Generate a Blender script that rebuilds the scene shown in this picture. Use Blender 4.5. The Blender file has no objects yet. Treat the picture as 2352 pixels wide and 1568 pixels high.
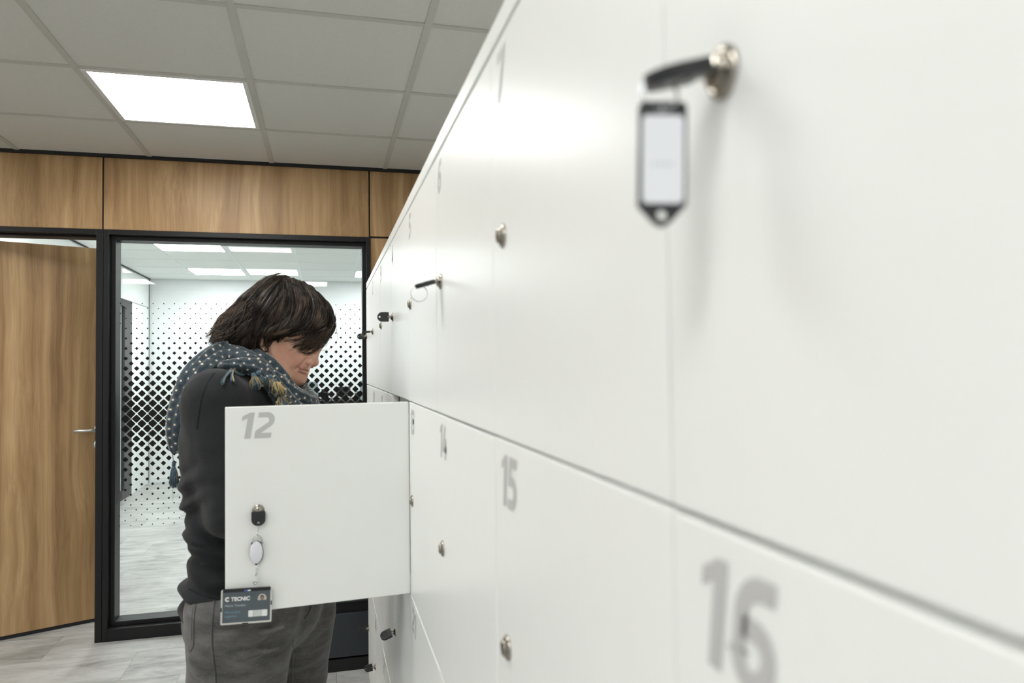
import bpy, bmesh, math, random
import numpy as np
from mathutils import Vector, Matrix
from mathutils.bvhtree import BVHTree

random.seed(7)
RNG = np.random.default_rng(11)
SC = bpy.context.scene
COL = SC.collection
pi = math.pi

# ------------------------------------------------------------------ camera
F_PX, YAW, PITCH, ROLL = 1681.6, 0.2504, 0.0318, -0.0133
CAM = Vector((0.0, 0.0, 1.3561))
_F = Vector((math.sin(YAW) * math.cos(PITCH), math.cos(YAW) * math.cos(PITCH), math.sin(PITCH)))
_R = Vector((math.cos(YAW), -math.sin(YAW), 0.0))
_U = _R.cross(_F)
_c, _s = math.cos(ROLL), math.sin(ROLL)
_R, _U = _c * _R + _s * _U, -_s * _R + _c * _U


def ray(u, v):
    return _F + _R * ((u - 1176) / F_PX) - _U * ((v - 784) / F_PX)


def pw(u, v, Y):
    """point of the vertical plane at depth Y that the photo shows at u, v"""
    d = ray(u, v)
    return CAM + d * (Y / d.y)


cd = bpy.data.cameras.new('camera')
cd.sensor_width = 36.0
cd.lens = F_PX * 36.0 / 2352.0
cd.clip_start = 0.02
cd.dof.use_dof = True
cd.dof.focus_distance = 2.8
cd.dof.aperture_fstop = 5.0
cam = bpy.data.objects.new('camera', cd)
COL.objects.link(cam)
cam.matrix_world = Matrix(((_R.x, _U.x, -_F.x, CAM.x), (_R.y, _U.y, -_F.y, CAM.y), (_R.z, _U.z, -_F.z, CAM.z), (0, 0, 0, 1)))
SC.camera = cam

# ------------------------------------------------------------------ room numbers
FACE = 0.1703          # x of the locker fronts
Y0 = 0.3432            # seam between the two nearest columns
P = 0.4                # locker pitch
ZR = [0.0826 + P * i for i in range(5)]   # row boundaries from the floor
YW = 4.110             # front of the wood and glass wall
YG = 4.20              # glass
ZC = 2.456             # ceiling
YB = 9.65              # back wall of the room behind the glass
XL = -2.055            # left wall of that room

# ------------------------------------------------------------------ materials
MATS = {}


def nt(m):
    return m.node_tree.nodes, m.node_tree.links


def mat(name, col, rough=0.5, metal=0.0, spec=None, noise=0.0, nscale=60.0, bump=0.0, bscale=200.0, sheen=0.0, sss=0.0, coat=0.0):
    m = bpy.data.materials.new(name)
    m.use_nodes = True
    n, l = nt(m)
    b = n['Principled BSDF']
    b.inputs['Base Color'].default_value = (*col, 1)
    b.inputs['Roughness'].default_value = rough
    b.inputs['Metallic'].default_value = metal
    if spec is not None:
        b.inputs['Specular IOR Level'].default_value = spec
    if sheen:
        b.inputs['Sheen Weight'].default_value = sheen
        b.inputs['Sheen Roughness'].default_value = 0.5
    if coat:
        b.inputs['Coat Weight'].default_value = coat
    if sss:
        b.inputs['Subsurface Weight'].default_value = sss
        b.inputs['Subsurface Radius'].default_value = (0.012, 0.005, 0.003)
        b.inputs['Subsurface Scale'].default_value = 0.6
    tc = n.new('ShaderNodeTexCoord')
    if noise:
        t = n.new('ShaderNodeTexNoise')
        t.inputs['Scale'].default_value = nscale
        t.inputs['Detail'].default_value = 5
        l.new(tc.outputs['Object'], t.inputs['Vector'])
        r = n.new('ShaderNodeMapRange')
        r.inputs['From Min'].default_value = 0.3
        r.inputs['From Max'].default_value = 0.7
        r.inputs['To Min'].default_value = 1 - noise
        r.inputs['To Max'].default_value = 1 + noise
        l.new(t.outputs['Fac'], r.inputs['Value'])
        x = n.new('ShaderNodeVectorMath')
        x.operation = 'SCALE'
        x.inputs[0].default_value = col
        l.new(r.outputs['Result'], x.inputs['Scale'])
        l.new(x.outputs['Vector'], b.inputs['Base Color'])
    if bump:
        t = n.new('ShaderNodeTexNoise')
        t.inputs['Scale'].default_value = bscale
        t.inputs['Detail'].default_value = 3
        l.new(tc.outputs['Object'], t.inputs['Vector'])
        bp = n.new('ShaderNodeBump')
        bp.inputs['Strength'].default_value = bump
        bp.inputs['Distance'].default_value = 0.002
        l.new(t.outputs['Fac'], bp.inputs['Height'])
        l.new(bp.outputs['Normal'], b.inputs['Normal'])
    MATS[name] = m
    return m


def ramp(n, stops):
    r = n.new('ShaderNodeValToRGB')
    e = r.color_ramp.elements
    while len(e) < len(stops):
        e.new(0.5)
    for el, (p, c) in zip(e, stops):
        el.position = p
        el.color = (*c, 1)
    return r


def mapping(n, l, tc, scale, loc=(0, 0, 0)):
    mp = n.new('ShaderNodeMapping')
    mp.inputs['Scale'].default_value = scale
    mp.inputs['Location'].default_value = loc
    l.new(tc.outputs['Object'], mp.inputs['Vector'])
    return mp


def noise(n, l, vec, scale, detail=6, rough=0.6, dist=0.0):
    t = n.new('ShaderNodeTexNoise')
    t.inputs['Scale'].default_value = scale
    t.inputs['Detail'].default_value = detail
    t.inputs['Roughness'].default_value = rough
    t.inputs['Distortion'].default_value = dist
    l.new(vec, t.inputs['Vector'])
    return t


def mathn(n, l, op, a, b=None, c=None):
    m = n.new('ShaderNodeMath')
    m.operation = op
    for i, v in enumerate((a, b, c)):
        if v is None:
            continue
        if isinstance(v, (int, float)):
            m.inputs[i].default_value = v
        else:
            l.new(v, m.inputs[i])
    return m.outputs[0]


def wood(name, off):
    m = mat(name, (0.4, 0.25, 0.13), 0.42, spec=0.35)
    n, l = nt(m)
    b = n['Principled BSDF']
    tc = n.new('ShaderNodeTexCoord')
    # broad vertical bands
    w = noise(n, l, mapping(n, l, tc, (1.5, 1.5, 0.55), off).outputs['Vector'], 1.6, 2, 0.5)
    wv = n.new('ShaderNodeVectorMath')
    wv.operation = 'MULTIPLY_ADD'
    wv.inputs[1].default_value = (0.16, 0.16, 0.0)
    l.new(w.outputs['Color'], wv.inputs[0])
    l.new(mapping(n, l, tc, (1, 1, 1), off).outputs['Vector'], wv.inputs[2])

    def st(scale, s, d=5, r=0.55):
        mp = n.new('ShaderNodeMapping')
        mp.inputs['Scale'].default_value = scale
        l.new(wv.outputs['Vector'], mp.inputs['Vector'])
        return noise(n, l, mp.outputs['Vector'], s, d, r)
    big = st((9, 9, 0.22), 1.0, 3)
    mid = st((38, 38, 0.7), 1.0, 4)
    fine = st((210, 210, 2.2), 1.0, 3)
    blot = st((3.0, 3.0, 1.3), 1.6, 4)
    a = mathn(n, l, 'MULTIPLY', big.outputs['Fac'], 0.46)
    a = mathn(n, l, 'MULTIPLY_ADD', mid.outputs['Fac'], 0.24, a)
    a = mathn(n, l, 'MULTIPLY_ADD', fine.outputs['Fac'], 0.16, a)
    a = mathn(n, l, 'MULTIPLY_ADD', blot.outputs['Fac'], 0.14, a)
    r = ramp(n, [(0.36, (0.225, 0.128, 0.056)), (0.47, (0.365, 0.222, 0.103)), (0.55, (0.460, 0.296, 0.145)), (0.64, (0.57, 0.395, 0.21))])
    l.new(a, r.inputs['Fac'])
    l.new(r.outputs['Color'], b.inputs['Base Color'])
    return m


def floor_mat():
    m = mat('washed oak vinyl', (0.5, 0.5, 0.48), 0.42, spec=0.3)
    n, l = nt(m)
    b = n['Principled BSDF']
    tc = n.new('ShaderNodeTexCoord')
    br = n.new('ShaderNodeTexBrick')
    br.offset = 0.37
    br.inputs['Color1'].default_value = (0, 0, 0, 1)
    br.inputs['Color2'].default_value = (1, 1, 1, 1)
    br.inputs['Mortar'].default_value = (0.5, 0.5, 0.5, 1)
    br.inputs['Scale'].default_value = 1.0
    br.inputs['Mortar Size'].default_value = 0.0018
    br.inputs['Brick Width'].default_value = 0.672
    br.inputs['Row Height'].default_value = 0.336
    l.new(mapping(n, l, tc, (1, 1, 1), (0.63 + 0.672 * 8, -3.575 + 0.336 * 20, 0)).outputs['Vector'], br.inputs['Vector'])
    # every plank samples its own piece of grain
    vm = n.new('ShaderNodeVectorMath')
    vm.operation = 'MULTIPLY_ADD'
    vm.inputs[1].default_value = (7.0, 3.0, 0)
    l.new(br.outputs['Color'], vm.inputs[0])
    l.new(tc.outputs['Object'], vm.inputs[2])

    def nz(sc, s, d, r, dist=0.0):
        mp = n.new('ShaderNodeMapping')
        mp.inputs['Scale'].default_value = sc
        l.new(vm.outputs['Vector'], mp.inputs['Vector'])
        return noise(n, l, mp.outputs['Vector'], s, d, r, dist)
    n1 = nz((1.7, 4.2, 1), 1.5, 8, 0.66, 0.9)
    n2 = nz((4.0, 15.0, 1), 1.7, 6, 0.7, 0.6)
    n3 = nz((0.9, 1.4, 1), 1.7, 4, 0.55, 0.4)
    a = mathn(n, l, 'MULTIPLY', n1.outputs['Fac'], 0.48)
    a = mathn(n, l, 'MULTIPLY_ADD', n2.outputs['Fac'], 0.22, a)
    a = mathn(n, l, 'MULTIPLY_ADD', n3.outputs['Fac'], 0.30, a)
    r = ramp(n, [(0.33, (0.11, 0.106, 0.096)), (0.41, (0.25, 0.247, 0.232)), (0.48, (0.385, 0.383, 0.368)), (0.58, (0.52, 0.52, 0.505))])
    l.new(a, r.inputs['Fac'])
    mx = n.new('ShaderNodeMixRGB')
    mx.blend_type = 'MULTIPLY'
    mx.inputs['Color2'].default_value = (0.72, 0.71, 0.7, 1)
    l.new(br.outputs['Fac'], mx.inputs['Fac'])
    l.new(r.outputs['Color'], mx.inputs['Color1'])
    l.new(mx.outputs['Color'], b.inputs['Base Color'])
    bp = n.new('ShaderNodeBump')
    bp.inputs['Strength'].default_value = 0.12
    bp.inputs['Distance'].default_value = 0.002
    l.new(n2.outputs['Fac'], bp.inputs['Height'])
    l.new(bp.outputs['Normal'], b.inputs['Normal'])
    return m


def glass_mat():
    m = bpy.data.materials.new('clear glass')
    m.use_nodes = True
    n, l = nt(m)
    n.remove(n['Principled BSDF'])
    out = n['Material Output']
    tr = n.new('ShaderNodeBsdfTransparent')
    tr.inputs['Color'].default_value = (0.955, 0.975, 0.968, 1)
    gl = n.new('ShaderNodeBsdfGlossy')
    gl.inputs['Roughness'].default_value = 0.0
    lw = n.new('ShaderNodeLayerWeight')
    lw.inputs['Blend'].default_value = 0.5
    p5 = mathn(n, l, 'POWER', lw.outputs['Facing'], 5.0)
    f = mathn(n, l, 'MULTIPLY_ADD', p5, 0.92, 0.05)
    mx = n.new('ShaderNodeMixShader')
    l.new(f, mx.inputs['Fac'])
    l.new(tr.outputs[0], mx.inputs[1])
    l.new(gl.outputs[0], mx.inputs[2])
    l.new(mx.outputs[0], out.inputs['Surface'])
    MATS['glass'] = m
    return m


def emit_mat(name, col, s):
    m = bpy.data.materials.new(name)
    m.use_nodes = True
    n, l = nt(m)
    b = n['Principled BSDF']
    b.inputs['Base Color'].default_value = (0.8, 0.8, 0.8, 1)
    b.inputs['Emission Color'].default_value = (*col, 1)
    b.inputs['Emission Strength'].default_value = s
    return m


def scarf_mat():
    m = mat('teal scarf cotton', (0.03, 0.055, 0.07), 0.85, sheen=0.3, bump=0.25, bscale=500)
    n, l = nt(m)
    b = n['Principled BSDF']
    uv = n.new('ShaderNodeUVMap')
    sx = n.new('ShaderNodeSeparateXYZ')
    l.new(uv.outputs['UV'], sx.inputs[0])
    W, H = 0.0200, 0.0142
    v = mathn(n, l, 'DIVIDE', sx.outputs[1], H)
    row = mathn(n, l, 'FLOOR', v)
    par = mathn(n, l, 'MULTIPLY', mathn(n, l, 'MODULO', row, 2.0), 0.5)
    u = mathn(n, l, 'ADD', mathn(n, l, 'DIVIDE', sx.outputs[0], W), par)
    fu = mathn(n, l, 'MULTIPLY', mathn(n, l, 'SUBTRACT', mathn(n, l, 'FRACT', u), 0.5), W)
    fv = mathn(n, l, 'MULTIPLY', mathn(n, l, 'SUBTRACT', mathn(n, l, 'FRACT', v), 0.42), H)
    d2 = mathn(n, l, 'ADD', mathn(n, l, 'MULTIPLY', fu, fu), mathn(n, l, 'MULTIPLY', mathn(n, l, 'MULTIPLY', fv, fv), 0.6))
    d = mathn(n, l, 'SQRT', d2)
    dot = n.new('ShaderNodeMapRange')
    for k, val in (('From Min', 0.0017), ('From Max', 0.0023), ('To Min', 1.0), ('To Max', 0.0)):
        dot.inputs[k].default_value = val
    l.new(d, dot.inputs['Value'])
    an = mathn(n, l, 'ARCTAN2', fv, fu)
    fan = mathn(n, l, 'GREATER_THAN', mathn(n, l, 'SINE', mathn(n, l, 'MULTIPLY', an, 22.0)), 0.1)
    ring = mathn(n, l, 'LESS_THAN', mathn(n, l, 'ABSOLUTE', mathn(n, l, 'SUBTRACT', d, 0.0082)), 0.0007)
    fan = mathn(n, l, 'MULTIPLY', fan, mathn(n, l, 'LESS_THAN', d, 0.0080))
    c1 = n.new('ShaderNodeMixRGB')
    c1.inputs['Color1'].default_value = (0.0165, 0.030, 0.041, 1)
    c1.inputs['Color2'].default_value = (0.030, 0.056, 0.074, 1)
    l.new(fan, c1.inputs['Fac'])
    c2 = n.new('ShaderNodeMixRGB')
    c2.inputs['Color2'].default_value = (0.008, 0.015, 0.022, 1)
    l.new(c1.outputs['Color'], c2.inputs['Color1'])
    l.new(ring, c2.inputs['Fac'])
    c3 = n.new('ShaderNodeMixRGB')
    c3.inputs['Color2'].default_value = (0.62, 0.52, 0.40, 1)
    l.new(dot.outputs['Result'], c3.inputs['Fac'])
    l.new(c2.outputs['Color'], c3.inputs['Color1'])
    l.new(c3.outputs['Color'], b.inputs['Base Color'])
    return m


def skin_mat():
    m = mat('skin', (0.52, 0.27, 0.175), 0.45, spec=0.35, sss=0.05, bump=0.08, bscale=420)
    n, l = nt(m)
    b = n['Principled BSDF']
    tc = n.new('ShaderNodeTexCoord')
    t = noise(n, l, tc.outputs['Object'], 26, 4, 0.55)
    r = ramp(n, [(0.35, (0.70, 0.37, 0.265)), (0.55, (0.74, 0.43, 0.305)), (0.72, (0.75, 0.475, 0.33))])
    l.new(t.outputs['Fac'], r.inputs['Fac'])
    l.new(r.outputs['Color'], b.inputs['Base Color'])
    return m


def denim_mat():
    m = mat('charcoal denim', (0.06, 0.06, 0.06), 0.8, sheen=0.15)
    n, l = nt(m)
    b = n['Principled BSDF']
    tc = n.new('ShaderNodeTexCoord')
    big = noise(n, l, mapping(n, l, tc, (9, 9, 26)).outputs['Vector'], 1.2, 7, 0.68, 0.4)
    tw = noise(n, l, mapping(n, l, tc, (900, 900, 300)).outputs['Vector'], 1.0, 2, 0.6)
    a = mathn(n, l, 'MULTIPLY_ADD', tw.outputs['Fac'], 0.35, mathn(n, l, 'MULTIPLY', big.outputs['Fac'], 0.65))
    r = ramp(n, [(0.36, (0.034, 0.034, 0.034)), (0.5, (0.082, 0.079, 0.075)), (0.64, (0.145, 0.141, 0.134))])
    l.new(a, r.inputs['Fac'])
    l.new(r.outputs['Color'], b.inputs['Base Color'])
    return m


def tile_mat(name, ca, cb):
    m = mat(name, cb, 0.9, spec=0.15, bump=0.3, bscale=500)
    n, l = nt(m)
    b = n['Principled BSDF']
    tc = n.new('ShaderNodeTexCoord')
    t = noise(n, l, tc.outputs['Object'], 420, 3, 0.7)
    r = ramp(n, [(0.35, ca), (0.65, cb)])
    l.new(t.outputs['Fac'], r.inputs['Fac'])
    l.new(r.outputs['Color'], b.inputs['Base Color'])
    return m


M_WOOD = [wood('walnut laminate a', (0.3, 0, 0.2)), wood('walnut laminate b', (3.1, 1.2, 1.7)), wood('walnut laminate c', (6.4, 2.2, 3.9)), wood('walnut door laminate', (9.7, 3.3, 5.1))]
M_FLOOR = floor_mat()
M_GLASS = glass_mat()
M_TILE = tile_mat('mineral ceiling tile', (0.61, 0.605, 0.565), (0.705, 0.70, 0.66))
M_TILEB = tile_mat('brightened ceiling tile', (0.84, 0.86, 0.84), (0.89, 0.91, 0.89))  # back room tile: its stronger light is put into a paler colour
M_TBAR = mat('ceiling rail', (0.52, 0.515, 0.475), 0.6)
M_TBARB = mat('brightened ceiling rail', (0.86, 0.89, 0.88), 0.5)  # rail lightened along with the back room tile, light in the colour
M_WHITEWALL = mat('white wall paint', (0.785, 0.80, 0.81), 0.6, noise=0.02, nscale=8, bump=0.05)
M_GLOSSWALL = mat('white wall board', (0.80, 0.83, 0.82), 0.3)
M_BLACK = mat('black powder coat', (0.008, 0.008, 0.009), 0.42, spec=0.3, bump=0.05, bscale=900)
M_BLACKTRIM = mat('black matt trim', (0.006, 0.006, 0.007), 0.6)
M_FILM = mat('black glass film', (0.004, 0.004, 0.0035), 0.5, spec=0.25)
M_LOCKER = mat('white melamine', (0.82, 0.835, 0.815), 0.30, spec=0.115, noise=0.004, nscale=30)
M_INSIDE = mat('locker carcass board', (0.55, 0.55, 0.54), 0.55)
M_NUMBER = mat('grey vinyl lettering', (0.50, 0.50, 0.495), 0.5)
M_CHROME = mat('nickel', (0.40, 0.37, 0.32), 0.20, 1.0)
M_STEEL = mat('brushed steel', (0.62, 0.62, 0.61), 0.32, 1.0)
M_SLOT = mat('keyhole dark', (0.02, 0.018, 0.015), 0.5)
M_KEY = mat('black key plastic', (0.014, 0.015, 0.017), 0.38, bump=0.1, bscale=600)
M_TAGRIM = mat('black tag plastic', (0.012, 0.013, 0.016), 0.35)
M_PAPER = mat('tag paper', (0.70, 0.72, 0.76), 0.6)
M_PAPERMARK = mat('faint pencil writing', (0.52, 0.54, 0.57), 0.8)
M_REEL = mat('white reel plastic', (0.72, 0.72, 0.78), 0.3)
M_REELB = mat('black reel plastic', (0.02, 0.022, 0.026), 0.35)
M_WIRE = mat('steel wire', (0.55, 0.57, 0.6), 0.25, 1.0)
M_CARD = mat('slate card print', (0.085, 0.105, 0.12), 0.4, noise=0.05, nscale=300)
M_CARDBAR = mat('card holder clip bar', (0.012, 0.012, 0.014), 0.4)
M_HOLDER = mat('clear card holder plastic', (0.62, 0.61, 0.57), 0.25)
M_WHITEPRINT = mat('white print', (0.80, 0.82, 0.80), 0.5)
M_NAMEPRINT = mat('pale print', (0.42, 0.45, 0.44), 0.5)
M_TEALPRINT = mat('teal print', (0.13, 0.27, 0.34), 0.5)
M_GREYPRINT = mat('grey print', (0.30, 0.34, 0.34), 0.5)
M_BLUEPRINT = mat('blue print', (0.05, 0.10, 0.35), 0.5)
M_HAIRPRINT = mat('dark portrait print', (0.06, 0.045, 0.04), 0.5)
M_FACEPRINT = mat('portrait print', (0.30, 0.19, 0.15), 0.5)
M_PHOTOBACK = mat('portrait ground print', (0.50, 0.48, 0.45), 0.5)
M_STRAP = mat('translucent strap', (0.78, 0.80, 0.79), 0.3)
M_KNIT = mat('black knit fleece', (0.0062, 0.0073, 0.0092), 0.9, sheen=0.08, noise=0.3, nscale=260, bump=0.35, bscale=900)
M_SEAMK = mat('sweater seam', (0.006, 0.007, 0.009), 0.9)
M_DENIM = denim_mat()
M_STITCH = mat('denim seam', (0.045, 0.046, 0.047), 0.8)
M_STITCHL = mat('worn denim edge', (0.13, 0.14, 0.14), 0.8)
M_SCARF = scarf_mat()
M_TASSEL = mat('blue grey tassel yarn', (0.034, 0.078, 0.112), 0.8, noise=0.35, nscale=300, sheen=0.3)
M_GOLD = mat('gold yarn', (0.60, 0.44, 0.17), 0.5, spec=0.6)
M_SKIN = skin_mat()
M_LIP = mat('lip skin', (0.58, 0.27, 0.205), 0.42)
M_LASH = mat('dark lashes', (0.015, 0.011, 0.009), 0.6)
M_HAIR = [mat('hair dark', (0.0085, 0.0053, 0.0036), 0.58, spec=0.25), mat('hair brown', (0.027, 0.0160, 0.0094), 0.42, spec=0.5), mat('hair warm brown', (0.085, 0.047, 0.024), 0.42, spec=0.5), mat('hair grey brown', (0.066, 0.050, 0.038), 0.38, spec=0.7)]
M_SHOE = mat('dark shoe leather', (0.02, 0.018, 0.016), 0.45)
M_SOLE = mat('shoe sole rubber', (0.35, 0.34, 0.32), 0.7)
M_CABINET = mat('graphite metal', (0.030, 0.036, 0.042), 0.4, noise=0.04)
M_CABGAP = mat('black cabinet recess', (0.004, 0.004, 0.005), 0.6)
M_MONITOR = mat('black monitor plastic', (0.008, 0.008, 0.009), 0.35)
M_SCREEN = mat('dark screen', (0.01, 0.011, 0.013), 0.1)
M_DESK = mat('dark desk top', (0.02, 0.021, 0.023), 0.4)
M_GREYSCREEN = mat('grey desk screen fabric', (0.22, 0.27, 0.28), 0.9)
M_DIFF = emit_mat('led diffuser', (1.0, 0.995, 0.97), 8.5)
M_DIFFB = emit_mat('led diffuser cool', (0.97, 1.0, 0.985), 13.6)
M_LFRAME = mat('white lamp frame', (0.7, 0.7, 0.68), 0.5)

# ------------------------------------------------------------------ object helpers


def link(name, me, m=None, parent=None, smooth=False, **props):
    if m is not None:
        for mm in (m if isinstance(m, (list, tuple)) else [m]):
            me.materials.append(mm)
    if smooth:
        me.polygons.foreach_set('use_smooth', [True] * len(me.polygons))
    me.update()
    o = bpy.data.objects.new(name, me)
    COL.objects.link(o)
    if parent is not None:
        o.parent = parent
    for k, v in props.items():
        o[k] = v
    return o


def empty(name, loc=(0, 0, 0), **props):
    o = bpy.data.objects.new(name, None)
    o.empty_display_size = 0.05
    o.location = loc
    COL.objects.link(o)
    for k, v in props.items():
        o[k] = v
    return o


class MB:
    """collects shapes into one mesh"""

    def __init__(self):
        self.v, self.f, self.mi = [], [], []

    def add(self, vs, fs, mi=0):
        b = len(self.v)
        self.v += [tuple(x) for x in vs]
        self.f += [tuple(b + i for i in f) for f in fs]
        self.mi += [mi] * len(fs)
        return self

    def box(self, lo, hi, bev=0.0, mi=0, M=None):
        bm = bmesh.new()
        bmesh.ops.create_cube(bm, size=1.0)
        c = [(a + b) / 2 for a, b in zip(lo, hi)]
        s = [b - a for a, b in zip(lo, hi)]
        for v in bm.verts:
            v.co = Vector((c[0] + v.co.x * s[0], c[1] + v.co.y * s[1], c[2] + v.co.z * s[2]))
        if bev:
            bmesh.ops.bevel(bm, geom=list(bm.edges), offset=bev, segments=2, affect='EDGES', profile=0.5)
        self._bm(bm, mi, M)
        return self

    def _bm(self, bm, mi=0, M=None):
        bm.verts.index_update()
        vs = [(M @ v.co if M is not None else v.co.copy()) for v in bm.verts]
        self.add(vs, [[v.index for v in f.verts] for f in bm.faces], mi)
        bm.free()

    def tube(self, pts, rad, n=8, mi=0, caps=True, closed=False):
        pts = [Vector(p) for p in pts]
        N = len(pts)
        rads = rad if isinstance(rad, (list, tuple)) else [rad] * N
        vs, fs = [], []
        prev = None
        for i, p in enumerate(pts):
            if closed:
                t = pts[(i + 1) % N] - pts[i - 1]
            else:
                t = pts[min(i + 1, N - 1)] - pts[max(i - 1, 0)]
            t.normalize()
            if prev is None:
                a = Vector((0, 0, 1)) if abs(t.z) < 0.9 else Vector((1, 0, 0))
                x = t.cross(a).normalized()
            else:
                x = (prev - t * prev.dot(t)).normalized()
            prev = x
            y = t.cross(x)
            for k in range(n):
                a = 2 * pi * k / n
                vs.append(p + (x * math.cos(a) + y * math.sin(a)) * rads[i])
        M_ = N if closed else N - 1
        for i in range(M_):
            j = (i + 1) % N
            for k in range(n):
                k2 = (k + 1) % n
                fs.append((i * n + k, i * n + k2, j * n + k2, j * n + k))
        if caps and not closed:
            fs.append(tuple(range(n - 1, -1, -1)))
            fs.append(tuple((N - 1) * n + k for k in range(n)))
        return self.add(vs, fs, mi)

    def lathe(self, prof, n=24, M=None, mi=0):
        """prof: (r, z) pairs turned about z"""
        vs, fs = [], []
        for r, z in prof:
            for k in range(n):
                a = 2 * pi * k / n
                vs.append(Vector((max(r, 1e-5) * math.cos(a), max(r, 1e-5) * math.sin(a), z)))
        for i in range(len(prof) - 1):
            for k in range(n):
                k2 = (k + 1) % n
                fs.append((i * n + k, i * n + k2, (i + 1) * n + k2, (i + 1) * n + k))
        fs.append(tuple(range(n - 1, -1, -1)))
        fs.append(tuple((len(prof) - 1) * n + k for k in range(n)))
        if M is not None:
            vs = [M @ v for v in vs]
        return self.add(vs, fs, mi)

    def prism(self, loops, M, t0=0.0, t1=0.001, mi=0, bev=0.0):
        """filled outline (first loop) with holes (further loops), extruded from t0 to t1 along local z"""
        bm = bmesh.new()
        es = []
        for lp in loops:
            vv = [bm.verts.new((x, y, t0)) for x, y in lp]
            es += [bm.edges.new((vv[i], vv[(i + 1) % len(vv)])) for i in range(len(vv))]
        bmesh.ops.triangle_fill(bm, use_beauty=True, use_dissolve=False, edges=es)
        bmesh.ops.recalc_face_normals(bm, faces=list(bm.faces))
        if bm.faces and bm.faces[:][0].normal.z > 0:
            bmesh.ops.reverse_faces(bm, faces=list(bm.faces))
        r = bmesh.ops.extrude_face_region(bm, geom=list(bm.faces))
        for e in r['geom']:
            if isinstance(e, bmesh.types.BMVert):
                e.co.z = t1
        bmesh.ops.recalc_face_normals(bm, faces=list(bm.faces))
        self._bm(bm, mi, M)
        return self

    def build(self, name, m, parent=None, smooth=False, **props):
        me = bpy.data.meshes.new(name)
        me.from_pydata(self.v, [], self.f)
        o = link(name, me, m, parent, smooth, **props)
        if isinstance(m, (list, tuple)) and len(m) > 1:
            me.polygons.foreach_set('material_index', self.mi)
        return o


def frame(o, x, y, z=None):
    """matrix with the given origin and axes"""
    x, y = Vector(x).normalized(), Vector(y).normalized()
    z = x.cross(y) if z is None else Vector(z).normalized()
    return Matrix(((x.x, y.x, z.x, o[0]), (x.y, y.y, z.y, o[1]), (x.z, y.z, z.z, o[2]), (0, 0, 0, 1)))


def arc(cx, cy, rx, ry, a0, a1, n=10):
    return [(cx + rx * math.cos(math.radians(a0 + (a1 - a0) * i / n)), cy + ry * math.sin(math.radians(a0 + (a1 - a0) * i / n))) for i in range(n + 1)]


def rrect(x0, y0, x1, y1, r, n=5):
    return arc(x1 - r, y1 - r, r, r, 0, 90, n) + arc(x0 + r, y1 - r, r, r, 90, 180, n) + arc(x0 + r, y0 + r, r, r, 180, 270, n) + arc(x1 - r, y0 + r, r, r, 270, 360, n)


def circle(cx, cy, r, n=16):
    return [(cx + r * math.cos(2 * pi * i / n), cy + r * math.sin(2 * pi * i / n)) for i in range(n)]


# ------------------------------------------------------------------ setting
S = dict(kind='structure')
XF0, XF1 = -3.9, 0.72       # the aisle side to side
YF0 = -2.7

MB().box((XF0 - 0.1, YF0 - 0.1, -0.1), (3.4, YB + 0.1, 0.0)).build('floor', M_FLOOR, **S)


def grid_bars(mb, xs, ys, x0, x1, y0, y1, z):
    for x in xs:
        mb.box((x - 0.012, y0, z - 0.004), (x + 0.012, y1, z + 0.002))
    for y in ys:
        mb.box((x0, y - 0.012, z - 0.0039), (x1, y + 0.012, z + 0.002))


GX, GY, GYB = -0.8717, 2.920, 6.73
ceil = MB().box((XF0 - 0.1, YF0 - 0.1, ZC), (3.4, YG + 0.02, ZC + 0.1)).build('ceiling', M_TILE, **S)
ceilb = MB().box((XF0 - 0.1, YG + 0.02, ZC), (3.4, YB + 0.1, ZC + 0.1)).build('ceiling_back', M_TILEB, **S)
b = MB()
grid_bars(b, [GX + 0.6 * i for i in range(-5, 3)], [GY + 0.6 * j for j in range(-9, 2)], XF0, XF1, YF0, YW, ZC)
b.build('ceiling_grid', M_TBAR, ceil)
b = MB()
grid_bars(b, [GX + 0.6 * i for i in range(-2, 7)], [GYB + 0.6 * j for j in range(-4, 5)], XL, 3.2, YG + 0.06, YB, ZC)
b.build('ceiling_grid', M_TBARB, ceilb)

MB().box((XF0 - 0.1, YF0, 0), (XF0, YW + 0.1, ZC)).build('wall_left', M_WHITEWALL, **S)
MB().box((XF1, YF0, 0), (XF1 + 0.1, YW, ZC)).build('wall_right', M_WHITEWALL, **S)
MB().box((XF0, YF0 - 0.1, 0), (XF1, YF0, ZC)).build('wall_rear', M_WHITEWALL, **S)

# wall with the wood panels, door and glass
far = empty('wall_far', (0, YW, 0), **S)


def far_part(name, lo, hi, m, bev=0.0):
    return MB().box((lo[0], lo[1] - YW, lo[2]), (hi[0], hi[1] - YW, hi[2]), bev).build(name, m, far)


ZH = 2.072          # underside of the wood panels
ZT = 2.440
g = 0.004
far_part('wood_panel', (-2.05, YW - 0.012, ZH), (-1.0905 - g, YW + 0.09, ZT), M_WOOD[1], 0.001)
far_part('wood_panel', (-1.0905 + g, YW - 0.012, ZH), (0.2425 - g, YW + 0.09, ZT), M_WOOD[0], 0.001)
far_part('wood_panel', (0.2425 + g, YW - 0.012, ZH + 0.005), (1.25, YW + 0.09, ZT), M_WOOD[2], 0.001)
far_part('wood_panel', (0.2425 + g, YW - 0.012, 0.05), (1.25, YW + 0.09, ZH - 0.005), M_WOOD[2], 0.001)
far_part('wood_panel', (XF0, YW - 0.012, 0.05), (-2.11, YW + 0.09, ZT), M_WOOD[1], 0.001)
far_part('backing', (-1.11, YW, ZH - 0.02), (-1.07, YW + 0.08, ZT), M_BLACKTRIM)
far_part('backing', (0.235, YW, 0), (0.25, YW + 0.08, ZT), M_BLACKTRIM)
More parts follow.
